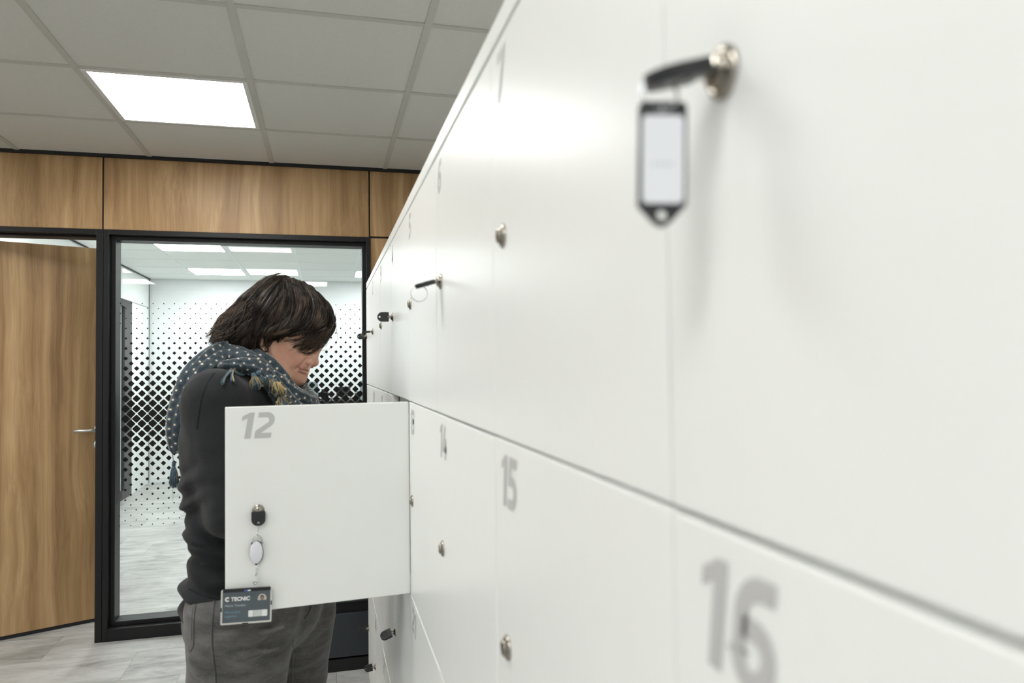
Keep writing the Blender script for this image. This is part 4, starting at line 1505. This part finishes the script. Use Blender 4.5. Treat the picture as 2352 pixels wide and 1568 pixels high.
# ---- jeans ---------------------------------------------------------------
zj = pw(560, 1335, 1.85).z
gj = Grid((-0.42, 1.58, 0.06), (0.16, 2.18, zj + 0.01), 0.0052)
hc = A(pw(592, 1375, 1.885))
Fj = gj.ell(hc + v3(0, 0, -0.02), (0.142, 0.180, 0.125), (FX, RX, np.array((0, 0, 1.0))))
bt = A(pw(508, 1425, 1.865))
Fj = smin(Fj, gj.ell(bt, (0.083, 0.085, 0.095)), 0.03)
Fj = smin(Fj, gj.ell(bt + (np.array((0.06, 0.13, 0))).astype(np.float32), (0.09, 0.095, 0.095)), 0.03)
Fr = gj.chain([hip_r + v3(0.0, 0, 0.02), lowr, knee_r, v3(ank_r[0], ank_r[1], 0.07)], [0.127, 0.1025, 0.066, 0.056], 0.02)
Fl = gj.chain([hip_l + v3(0.002, 0, 0.02), lowl, knee_l, v3(ank_l[0], ank_l[1], 0.07)], [0.112, 0.094, 0.064, 0.056], 0.02)
Fj = smin(Fj, smin(Fr, Fl, 0.004), 0.018)
Fj = smax(Fj, gj.Z - zj, 0.006)
for pl, rr in ((((500, 1420), (560, 1416), (640, 1398)), 0.006), (((505, 1470), (570, 1470), (650, 1440)), 0.005), (((450, 1505), (490, 1511)), 0.006), (((505, 1500), (560, 1508), (640, 1490)), 0.005)):
    pts_ = [A(pw(u, v, 1.655 + 0.0008 * max(0, 520 - u))) for u, v in pl]
    Fj = smin(Fj, gj.chain(pts_, [rr] * len(pts_)), 0.025)
JV, JQ = gj.mesh(Fj)
JV = relax(JV, JQ, 2, 0.4)
jeans = own('jeans', JV, JQ, M_DENIM)
j_tree = bvh(JV, JQ)
seam('side_seam', j_tree, [(494, 1378), (491, 1410), (489, 1440), (489, 1475), (492, 1510), (496, 1545), (498, 1575)], 0.0010, M_STITCH, jeans, 30)
seam('side_stitch', j_tree, [(491, 1378), (488, 1410), (486, 1440), (486, 1475), (489, 1510), (493, 1545), (495, 1575)], 0.0009, M_STITCHL, jeans, 30)
seam('back_pocket', j_tree, [(453, 1380), (449, 1400), (446, 1430), (446, 1465), (444, 1485), (437, 1496)], 0.0010, M_STITCH, jeans, 24)
seam('pocket_stitch', j_tree, [(446, 1382), (441, 1410), (440, 1440), (440, 1468)], 0.0010, M_STITCHL, jeans, 24)
seam('inner_seam', j_tree, [(672, 1470), (673, 1500), (672, 1535), (672, 1566)], 0.0012, M_STITCHL, jeans, 20)
seam('fly_seam', j_tree, [(714, 1388), (712, 1398), (706, 1410), (699, 1420)], 0.0013, M_STITCH, jeans, 14)

for an in (ank_r, ank_l):
    gk = Grid((an[0] - 0.09, an[1] - 0.18, 0.0), (an[0] + 0.24, an[1] + 0.09, 0.14), 0.005)
    f3 = FX.astype(np.float32)
    a0 = v3(an[0], an[1], 0.045)
    Fk = gk.cap(a0 - f3 * 0.035, a0 + f3 * 0.05, 0.036, 0.040)
    Fk = smin(Fk, gk.cap(a0 + f3 * 0.05 - v3(0, 0, .006), a0 + f3 * 0.15 - v3(0, 0, .012), 0.042, 0.030), 0.03)
    Fk = smin(Fk, gk.cap(a0, v3(an[0], an[1], 0.10), 0.038, 0.042), 0.02)
    Fk = smax(Fk, 0.018 - gk.Z, 0.004)
    kv, kq = gk.mesh(Fk)
    so = own('shoe', kv, kq, M_SHOE)
    Fk = np.maximum(gk.chain([a0 - f3 * 0.035, a0 + f3 * 0.05, a0 + f3 * 0.15], [0.039, 0.044, 0.034], sz=3.0), np.maximum(gk.Z - 0.020, 0.0015 - gk.Z))
    kv, kq = gk.mesh(Fk)
    own('sole', kv, kq, M_SOLE, so)

# ---- scarf ----------------------------------------------------------------
def cloth_tube(path, radx, rady, n_len, n_round, fold, seed, end=0.25, upv=(0, 0, 1)):
    """roll of cloth: oval tube with lengthwise folds; returns verts, quads, uv"""
    c = spline(path, n_len)
    rx = np.interp(np.linspace(0, 1, n_len), np.linspace(0, 1, len(radx)), radx)
    ry = np.interp(np.linspace(0, 1, n_len), np.linspace(0, 1, len(rady)), rady)
    ln = np.concatenate([[0], np.cumsum(np.linalg.norm(np.diff(c, axis=0), axis=1))])
    V, UV = [], []
    rs = np.random.default_rng(seed)
    ph = rs.uniform(0, 6.28, 6)
    for i in range(n_len):
        t = c[min(i + 1, n_len - 1)] - c[max(i - 1, 0)]
        t /= np.linalg.norm(t)
        u_ = np.array(upv, float)
        u_ = u_ - t * (u_ @ t)
        u_ /= np.linalg.norm(u_)
        w_ = np.cross(t, u_)
        for k in range(n_round + 1):
            a = 2 * pi * k / n_round
            s = ln[i]
            rr = 1 + fold * (0.55 * math.cos(3 * a + ph[0] + 9 * s) + 0.45 * math.cos(5 * a + ph[1] - 14 * s + 0.8 * math.sin(25 * s)) + 0.28 * math.cos(9 * a + ph[2] + 21 * s))
            tap = min(1.0, 0.35 + (min(i, n_len - 1 - i)) / (n_len * end + 1e-6)) if end else 1.0
            V.append(c[i] + tap * rr * (u_ * math.sin(a) * ry[i] + w_ * math.cos(a) * rx[i]))
            UV.append((s, a * (rx[i] + ry[i]) * 0.5))
    Q = []
    m = n_round + 1
    for i in range(n_len - 1):
        for k in range(n_round):
            Q.append((i * m + k, i * m + k + 1, (i + 1) * m + k + 1, (i + 1) * m + k))
    return np.array(V), np.array(Q), np.array(UV)


def sp(u, v, Y):
    q = pw(u, v, Y)
    return (q.x, q.y, q.z)


rolls = []
# main wrap round the neck
wrap = [sp(498, 812, 1.945), sp(512, 812, 1.89), sp(545, 826, 1.853), sp(585, 842, 1.842), sp(622, 870, 1.842), sp(652, 899, 1.845), sp(686, 920, 1.862), sp(710, 926, 1.90), sp(706, 918, 1.96), sp(676, 896, 2.03), sp(610, 840, 2.06), sp(540, 815, 2.02), sp(500, 808, 1.97)]
rolls.append(cloth_tube(wrap, [0.020, 0.022, 0.024, 0.024, 0.024, 0.025, 0.026, 0.022, 0.024, 0.026, 0.026, 0.024, 0.020], [0.028, 0.030, 0.031, 0.028, 0.027, 0.027, 0.026, 0.022, 0.03, 0.03, 0.03, 0.03, 0.028], 130, 40, 0.17, 1, 0.0))
# inner collar hugging the neck under the hair and chin
coll = [sp(560, 812, 1.93), sp(590, 826, 1.875), sp(622, 856, 1.862), sp(648, 888, 1.868), sp(678, 908, 1.895), sp(696, 911, 1.94), sp(685, 902, 1.985)]
rolls.append(cloth_tube(coll, [0.020, 0.022, 0.022, 0.022, 0.020, 0.018, 0.016], [0.026, 0.028, 0.028, 0.026, 0.022, 0.02, 0.018], 70, 34, 0.16, 2, 0.1))
# second loose loop lower on the near shoulder
loop2 = [sp(505, 838, 1.80), sp(525, 838, 1.775), sp(560, 838, 1.785), sp(590, 850, 1.795), sp(618, 878, 1.80), sp(640, 905, 1.81), sp(662, 935, 1.82), sp(690, 950, 1.84), sp(715, 935, 1.87)]
rolls.append(cloth_tube(loop2, [0.012, 0.016, 0.018, 0.018, 0.019, 0.020, 0.022, 0.022, 0.018], [0.010, 0.014, 0.018, 0.020, 0.020, 0.022, 0.026, 0.026, 0.02], 90, 32, 0.20, 3, 0.12))
# length down the back
back = [sp(540, 806, 1.90), sp(505, 818, 1.865), sp(474, 841, 1.835), sp(446, 874, 1.815), sp(424, 915, 1.805), sp(409, 960, 1.80), sp(404, 1000, 1.80), sp(404, 1040, 1.80)]
rolls.append(cloth_tube(back, [0.030, 0.031, 0.030, 0.029, 0.026, 0.023, 0.020, 0.012], [0.022, 0.024, 0.024, 0.026, 0.026, 0.024, 0.022, 0.014], 110, 40, 0.17, 4, 0.05, (0.55, -0.8, 0.2)))
back2 = [sp(530, 815, 1.87), sp(500, 832, 1.835), sp(474, 852, 1.805), sp(451, 884, 1.79), sp(433, 925, 1.785), sp(423, 970, 1.785), sp(419, 1012, 1.785), sp(420, 1054, 1.785)]
rolls.append(cloth_tube(back2, [0.016, 0.018, 0.018, 0.017, 0.015, 0.013, 0.010, 0.005], [0.014, 0.018, 0.018, 0.018, 0.018, 0.016, 0.013, 0.006], 90, 30, 0.2, 5, 0.1, (0.55, -0.8, 0.2)))
V_, Q_, U_ = [], [], []
o_ = 0
for a_, b_, c_2 in rolls:
    V_.append(a_)
    Q_.append(b_ + o_)
    U_.append(c_2 + np.array((o_ * 0.0137, 0)))
    o_ += len(a_)
V_, Q_, U_ = np.concatenate(V_), np.concatenate(Q_), np.concatenate(U_)
V_ = V_ + (noise3(V_, 9, 40) * 0.0038 + noise3(V_, 10, 95) * 0.0016)[:, None] * np.array((0.5, -0.7, 0.5))
me = raw_mesh('scarf', V_ - PO, Q_)
uvl = me.uv_layers.new(name='UVMap')
li = np.empty(len(me.loops), np.int32)
me.loops.foreach_get('vertex_index', li)
uvl.data.foreach_set('uv', U_[li].astype(np.float32).ravel())
scarf = link('scarf', me, M_SCARF, PER, True)
sc_tree = bvh(V_, Q_)


def tassel(top, d, L_, n_, spread, rt, gold=0, knot=0.004, seed=0):
    rs = random.Random(seed)
    b_ = MB()
    top, d = Vector(top) - PER.location, Vector(d).normalized()
    b_.tube([top - d * knot, top + d * knot * 0.2, top + d * knot], [knot * 0.6, knot * 0.95, knot * 0.7], 8, 0)
    sx_ = d.cross(Vector((0, 1, 0.2))).normalized()
    sy_ = d.cross(sx_)
    for i in range(n_):
        a, rr = rs.uniform(0, 6.28), math.sqrt(rs.random()) * spread
        e = (sx_ * math.cos(a) + sy_ * math.sin(a)) * rr
        l2 = L_ * rs.uniform(0.8, 1.05)
        p0 = top + e * 0.18
        pts = [p0, p0 + d * l2 * 0.33 + e * 0.55 + Vector((0, 0, -0.001)), p0 + d * l2 * 0.66 + e * 0.85, p0 + d * l2 + e + Vector((rs.uniform(-.002, .002), rs.uniform(-.002, .002), -0.002))]
        b_.tube(pts, [rt, rt * 1.1, rt, rt * 0.6], 5, 0)
    for i in range(gold):
        a, rr = rs.uniform(0, 6.28), spread * rs.uniform(0.5, 1.2)
        e = (sx_ * math.cos(a) + sy_ * math.sin(a)) * rr
        e.y = -abs(e.y) * 1.2
        l2 = L_ * rs.uniform(0.6, 1.1)
        p0 = top + e * 0.3
        b_.tube([p0, p0 + d * l2 * 0.4 + e * 0.9, p0 + d * l2 * 0.75 + e * 1.2 + Vector((rs.uniform(-.004, .006), 0, 0)), p0 + d * l2 + e + Vector((rs.uniform(-.006, .006), 0, -0.002))], 0.00028, 4, 1)
    return b_.build('tassel', [M_TASSEL, M_GOLD], scarf, True)


# flat yarn end lying over the shoulder
b_ = MB()
rs = random.Random(5)
for i in range(90):
    w0 = rs.uniform(-1, 1)
    br2 = 1 if rs.random() < 0.55 else -1
    p = [sp(569, 853 + 8 * w0, 1.748), sp(552, 858 + 7 * w0, 1.738), sp(533, 853 + 4 * w0, 1.735)]
    if br2 > 0:
        p += [sp(522, 861 + 3 * w0, 1.731), sp(514 + 2 * w0, 872, 1.728), sp(510 + 4 * w0, 884 + rs.uniform(-3, 2), 1.727)]
    else:
        p = p[2:] + [sp(531 + 2 * w0, 866, 1.731), sp(533 + 4 * w0, 878 + rs.uniform(-3, 2), 1.728)]
    dz_ = rs.uniform(0.002, 0.006)
    pp = []
    for x in spline(p, 9):
        d_ = (Vector(x) - CAM).normalized()
        hl, hn_, _, _ = sw_tree.ray_cast(CAM, d_)
        h2, n2_, _, _ = sc_tree.ray_cast(CAM, d_)
        c_1 = [q_ for q_ in ((hl, hn_), (h2, n2_)) if q_[0] is not None]
        if c_1:
            q_ = min(c_1, key=lambda t_: (t_[0] - CAM).length)
            x = q_[0] + q_[1] * dz_
        pp.append(Vector(x) - PER.location)
    b_.tube(pp, [0.0011] * 8 + [0.0004], 5, 1 if (i % 22 == 0) else 0)
b_.build('tassel', [M_TASSEL, M_GOLD], scarf, True)
tassel(sp(583, 862, 1.757), (0.25, -0.15, -1), 0.030, 46, 0.009, 0.0012, 16, 0.006, 1)
tassel(sp(594, 857, 1.765), (0.62, -0.1, -0.9), 0.032, 34, 0.005, 0.0013, 0, 0.006, 2)
tassel(sp(621, 866, 1.775), (0.35, -0.1, -1), 0.030, 30, 0.007, 0.0012, 10, 0.006, 3)
tassel(sp(633, 874, 1.770), (0.28, -0.15, -1), 0.034, 36, 0.008, 0.0011, 40, 0.005, 4)
tassel(sp(643, 908, 1.770), (0.3, -0.1, -1), 0.036, 46, 0.011, 0.0013, 18, 0.006, 5)
tassel(sp(399, 1066, 1.80), (0.03, 0, -1), 0.050, 60, 0.0085, 0.0012, 2, 0.005, 6)
MB().tube([Vector(sp(396, 1040, 1.80)) - PER.location, Vector(sp(399, 1068, 1.80)) - PER.location], 0.0008, 6).build('tassel_cord', M_TASSEL, scarf, True)
MB().tube([Vector(sp(u, v, 1.80)) - PER.location for u, v in ((397, 1108), (396, 1125), (398, 1140), (396, 1152))], 0.0003, 4).build('loose_thread', M_TASSEL, scarf, True)

# ---- hair -------------------------------------------------------------------
gh = Grid((hp(480, 800)[0], YH - 0.135, hp(600, 840)[2]), (hp(782, 700)[0], YH + 0.135, hp(650, 622)[2]), 0.0034)
Fq = gh.ell(hp(661, 725), (0.103, 0.096, 0.093), HAX)
Fq = smin(Fq, gh.ell(hp(638, 716), (0.068, 0.096, 0.078)), 0.03)
Fq = smin(Fq, gh.ell(hp(719, 724), (0.046, 0.076, 0.045)), 0.03)
for s in (-1, 1):
    Fq = smin(Fq, gh.chain([hp(604, 715, s * 0.072), hp(580, 752, s * 0.066), hp(566, 786, s * 0.056)], [0.036, 0.037, 0.028], 0.01), 0.03)
    Fq = smin(Fq, gh.chain([hp(606, 770, s * 0.076), hp(601, 800, s * 0.066), hp(612, 818, s * 0.054)], [0.019, 0.018, 0.012], 0.01), 0.015)
    Fq = smin(Fq, gh.chain([hp(690, 735, s * 0.066), hp(655, 757, s * 0.078), hp(622, 766, s * 0.084)], [0.024, 0.019, 0.012], 0.01), 0.02)
Fq = smin(Fq, gh.chain([hp(594, 718), hp(558, 750), hp(527, 775), hp(514, 785)], [0.045, 0.042, 0.030, 0.018], 0.02), 0.03)
for s in (-1, 1):
    Fq = smin(Fq, gh.chain([hp(590, 728, s * 0.04), hp(554, 760, s * 0.036), hp(528, 782, s * 0.03)], [0.040, 0.036, 0.022], 0.02), 0.03)
# leave the face and ear free
for s in (-1, 1):
    Fq = smin(Fq, gh.chain([hp(596, 786, s * 0.066), hp(606, 812, s * 0.060), hp(620, 834, s * 0.050)], [0.019, 0.017, 0.011], 0.01), 0.015)
uu = np.array([560, 600, 616, 651, 690, 713, 735, 760, 800])
vv = np.array([769, 770, 772, 775, 768, 764, 752, 742, 735])
lx = np.array([hp(u, v)[0] for u, v in zip(uu, vv)])
lz = np.array([hp(u, v)[2] for u, v in zip(uu, vv)])
lim = np.interp(gh.X, lx, lz).astype(np.float32)
bu = np.array([632, 622, 613, 601, 599, 600])
bv = np.array([850, 822, 806, 797, 782, 766])
bxx = np.array([hp(u, v)[0] for u, v in zip(bu, bv)])
bzz = np.array([hp(u, v)[2] for u, v in zip(bu, bv)])
xlim = np.interp(gh.Z, bzz, bxx).astype(np.float32)
Fq = smax(Fq, (np.minimum(gh.X - xlim, lim - gh.Z) * 0.85).astype(np.float32), 0.005)
QV, QQ = gh.mesh(Fq)
QV = relax(QV, QQ, 1, 0.4)
hn = noise3(QV * np.array((1.0, 1.0, 0.45)), 21, 48) * 0.0045 + noise3(QV * np.array((1.0, 1.0, 0.5)), 22, 110) * 0.0025
hd = QV - np.array(hp(650, 740))
hd /= np.linalg.norm(hd, axis=1)[:, None]
QV = (QV + hd * hn[:, None]).astype(np.float32)
h_tree = bvh(QV, QQ)
hairb = MB()
vv_ = [Vector(map(float, p)) - PER.location for p in QV]
hairb.v = [tuple(p) for p in vv_]
hairb.f = [tuple(map(int, q)) for q in QQ]
hairb.mi = [0] * len(QQ)

guides = [
    [(668, 632), (600, 642), (558, 682), (528, 716), (503, 742), (492, 780)],
    [(655, 636), (606, 648), (566, 690), (535, 722), (510, 740), (497, 775)],
    [(652, 637), (612, 660), (577, 702), (552, 735), (525, 765), (500, 790)],
    [(650, 640), (622, 676), (592, 715), (570, 748), (551, 776), (535, 800)],
    [(650, 643), (634, 686), (607, 722), (588, 752), (573, 780), (565, 806)],
    [(652, 645), (645, 692), (626, 735), (607, 762), (600, 794), (612, 824)],
    [(657, 643), (660, 686), (652, 722), (634, 750), (612, 766), (596, 788)],
    [(668, 641), (682, 680), (680, 715), (664, 745), (640, 767), (618, 780)],
    [(684, 646), (705, 680), (707, 715), (692, 745), (664, 764), (634, 776)],
    [(702, 655), (727, 690), (728, 722), (712, 748), (690, 762), (662, 772)],
    [(716, 664), (744, 702), (744, 732), (727, 756), (706, 776), (684, 797)],
    [(722, 670), (755, 714), (757, 742), (738, 768), (714, 788), (686, 802)],
    [(727, 676), (765, 724), (768, 748), (752, 772), (730, 792), (700, 806)],
]


def lift(u, v, side, off):
    q = hp(u, v)
    tgt = Vector((q[0], YH, q[2]))
    d = (tgt - CAM).normalized()
    if side < 0:
        loc, nr, _, _ = h_tree.ray_cast(CAM, d)
        if loc is None:
            l2, n2, _, _ = head_tree.ray_cast(CAM, d)
            if l2 is not None:
                return l2 + n2 * (0.004 + abs(off))
            l3, n3, _, ds = h_tree.find_nearest(tgt)
            if l3 is not None and (ds < 0.012 or v < 700):
                return l3 + n3 * off
            return None
        return loc + nr * off
    loc, nr, _, _ = h_tree.ray_cast(tgt + Vector((0, 0.4, 0)), Vector((0, -1, 0)))
    if loc is None:
        return None
    return loc + nr * off


def strand(side, s, jit, r, mi, n_=13, off=0.0015, wav=3.0, wave=None):
    short = side < 0 and s > 9.2 and r > 0.00065
    if short and s > 10.4 and random.random() < 0.75:
        return
    i = min(int(s), len(guides) - 2)
    t = s - i
    pl = np.array(guides[i]) * (1 - t) + np.array(guides[i + 1]) * t
    t0, t1 = random.uniform(0, 0.45), random.uniform(0.6, 1.0)
    if random.random() < 0.35:
        t0 = 0
    if random.random() < 0.5:
        t1 = 1.0
    if short:
        t1 = min(t1, random.uniform(0.6, 0.74 if s > 10 else 0.82))
    if wave:
        t0 = min(0.55, wave[4] + random.uniform(0, 0.06))
    sp_ = spline(pl, 40)
    ii = np.linspace(t0 * 39, t1 * 39, n_)
    p2 = np.stack([np.interp(ii, range(40), sp_[:, k]) for k in (0, 1)], 1)
    ph, am = random.uniform(0, 6.28), random.uniform(0.3, 1) * wav
    j = np.array((random.gauss(0, jit), random.gauss(0, jit)))
    fr = 8
    if wave:
        ph, am, fr = wave[:3]
        j = j + np.array(wave[3])
    pts = []
    last = None
    for k in range(n_):
        tt = ii[k] / 39
        ww = am * math.sin(ph + tt * fr) * tt
        q = p2[k] + j * (0.5 + tt) + np.array((ww, ww * 0.5))
        p = lift(q[0], q[1], side, off + (0.0045 * math.sin(ph * 1.7 + tt * fr * 1.3) if wave else 0))
        if p is None:
            if last is None:
                continue
            # past the edge of the mass: carry on in the plane of the last point
            if side < 0:
                p = pw(q[0], q[1], last.y + 0.002)
            else:
                h_ = hp(q[0], q[1])
                p = Vector((h_[0], last.y - 0.002, h_[2]))
        if last is not None and (p - last).length > 0.05:
            break
        pts.append(p)
        last = p
    if len(pts) < 4:
        return
    m = len(pts)
    # soften jumps
    for _ in range(2):
        pts = [pts[0]] + [(pts[k - 1] + pts[k] * 2 + pts[k + 1]) / 4 for k in range(1, m - 1)] + [pts[-1]]
    rr = [r * (0.35 + 0.65 * min(1, 3 * k / m)) * (1 - 0.75 * max(0, (k / (m - 1) - 0.6) / 0.4)) for k in range(m)]
    hairb.tube([p - PER.location for p in pts], rr, 4, mi, caps=False)


# wavy locks: bundles that share one wave
for c_ in range(190):
    s0, t00 = random.uniform(0, len(guides) - 1.01), random.uniform(0.0, 0.5)
    ph0, am0, fr0 = random.uniform(0, 6.28), random.uniform(4.0, 12.0), random.uniform(6, 11)
    j0 = (random.gauss(0, 4), random.gauss(0, 4))
    o0 = random.uniform(0.001, 0.005)
    base_mi = random.choices((0, 1, 2, 3), (0.12, 0.48, 0.34, 0.06) if s0 > 9 else (0.34, 0.36, 0.15, 0.15))[0]
    for q_2 in range(26):
        mi = base_mi if random.random() < 0.7 else random.choices((0, 1, 2, 3), (0.5, 0.3, 0.1, 0.1))[0]
        strand(-1, min(max(s0 + random.gauss(0, 0.16), 0), len(guides) - 1.01), 0.8, random.uniform(0.0005, 0.0013), mi, off=o0 + random.uniform(-0.002, 0.0015), wave=(ph0 + random.gauss(0, .12), am0, fr0, j0, t00))
for k in range(1500):
    mi = random.choices((0, 1, 2, 3), (0.46, 0.34, 0.10, 0.10))[0]
    strand(-1, random.uniform(0, len(guides) - 1.01), 3.0, random.uniform(0.0006, 0.0017), mi, off=random.uniform(-0.0008, 0.004))
for k in range(420):    # thick locks
    strand(-1, random.uniform(0, len(guides) - 1.01), 3.0, random.uniform(0.002, 0.0042), random.choices((0, 1, 3), (0.6, 0.3, 0.1))[0], off=random.uniform(-0.001, 0.003), wav=6)
for k in range(700):
    mi = random.choices((0, 1, 2, 3), (0.46, 0.34, 0.10, 0.10))[0]
    strand(1, random.uniform(0, len(guides) - 1.01), 3.0, random.uniform(0.001, 0.003), mi, off=random.uniform(-0.0008, 0.004))
for k in range(120):    # fringe over the brow
    strand(-1, random.uniform(10.2, 11.99), 3.0, random.uniform(0.0003, 0.0007), random.choices((0, 1, 2), (0.2, 0.5, 0.3))[0], off=random.uniform(0, 0.004))
for k in range(110):     # stray hairs
    s = random.uniform(0, len(guides) - 1.01)
    strand(-1, s, 7.0, 0.00028, random.choice((0, 1, 2)), off=random.uniform(0.003, 0.009), wav=7)
for k in range(170):
    e0 = np.array([(575 + random.gauss(0, 12), 700 + random.gauss(0, 8)), (548 + random.gauss(0, 9), 738), (522 + random.gauss(0, 9), 764), (500 + random.gauss(0, 7), 778 + random.gauss(0, 10)), (489 + random.gauss(0, 9), 780 + random.gauss(0, 12))])
    yy = 1.915 + random.gauss(0, 0.03)
    hairb.tube([Vector(sp(u, v, yy)) - PER.location for u, v in spline(e0, 14)], [0.0011] * 8 + [0.0009, 0.0007, 0.0006, 0.0004, 0.0003, 0.0001], 4, random.choices((0, 1, 2), (0.3, 0.45, 0.25))[0], caps=False)
loose = [(766, 738), (771, 752), (775, 768), (773, 784), (765, 795), (752, 803), (738, 805), (722, 806)]
hairb.tube([Vector(sp(u, v, 1.90)) - PER.location for u, v in spline(loose, 24)], 0.00030, 4, 0)
hair = hairb.build('hair', M_HAIR, PER, True)


# ------------------------------------------------------------------ render look
w = bpy.data.worlds.new('world')
SC.world = w
w.use_nodes = True
w.node_tree.nodes['Background'].inputs['Color'].default_value = (0.02, 0.02, 0.02, 1)
SC.view_settings.view_transform = 'Standard'
SC.view_settings.look = 'None'
SC.view_settings.exposure = 0.90
SC.view_settings.gamma = 1.0
SC.cycles.use_denoising = True
SC.cycles.diffuse_bounces = 6
SC.cycles.transparent_max_bounces = 12
SC.cycles.caustics_reflective = False
SC.cycles.caustics_refractive = False
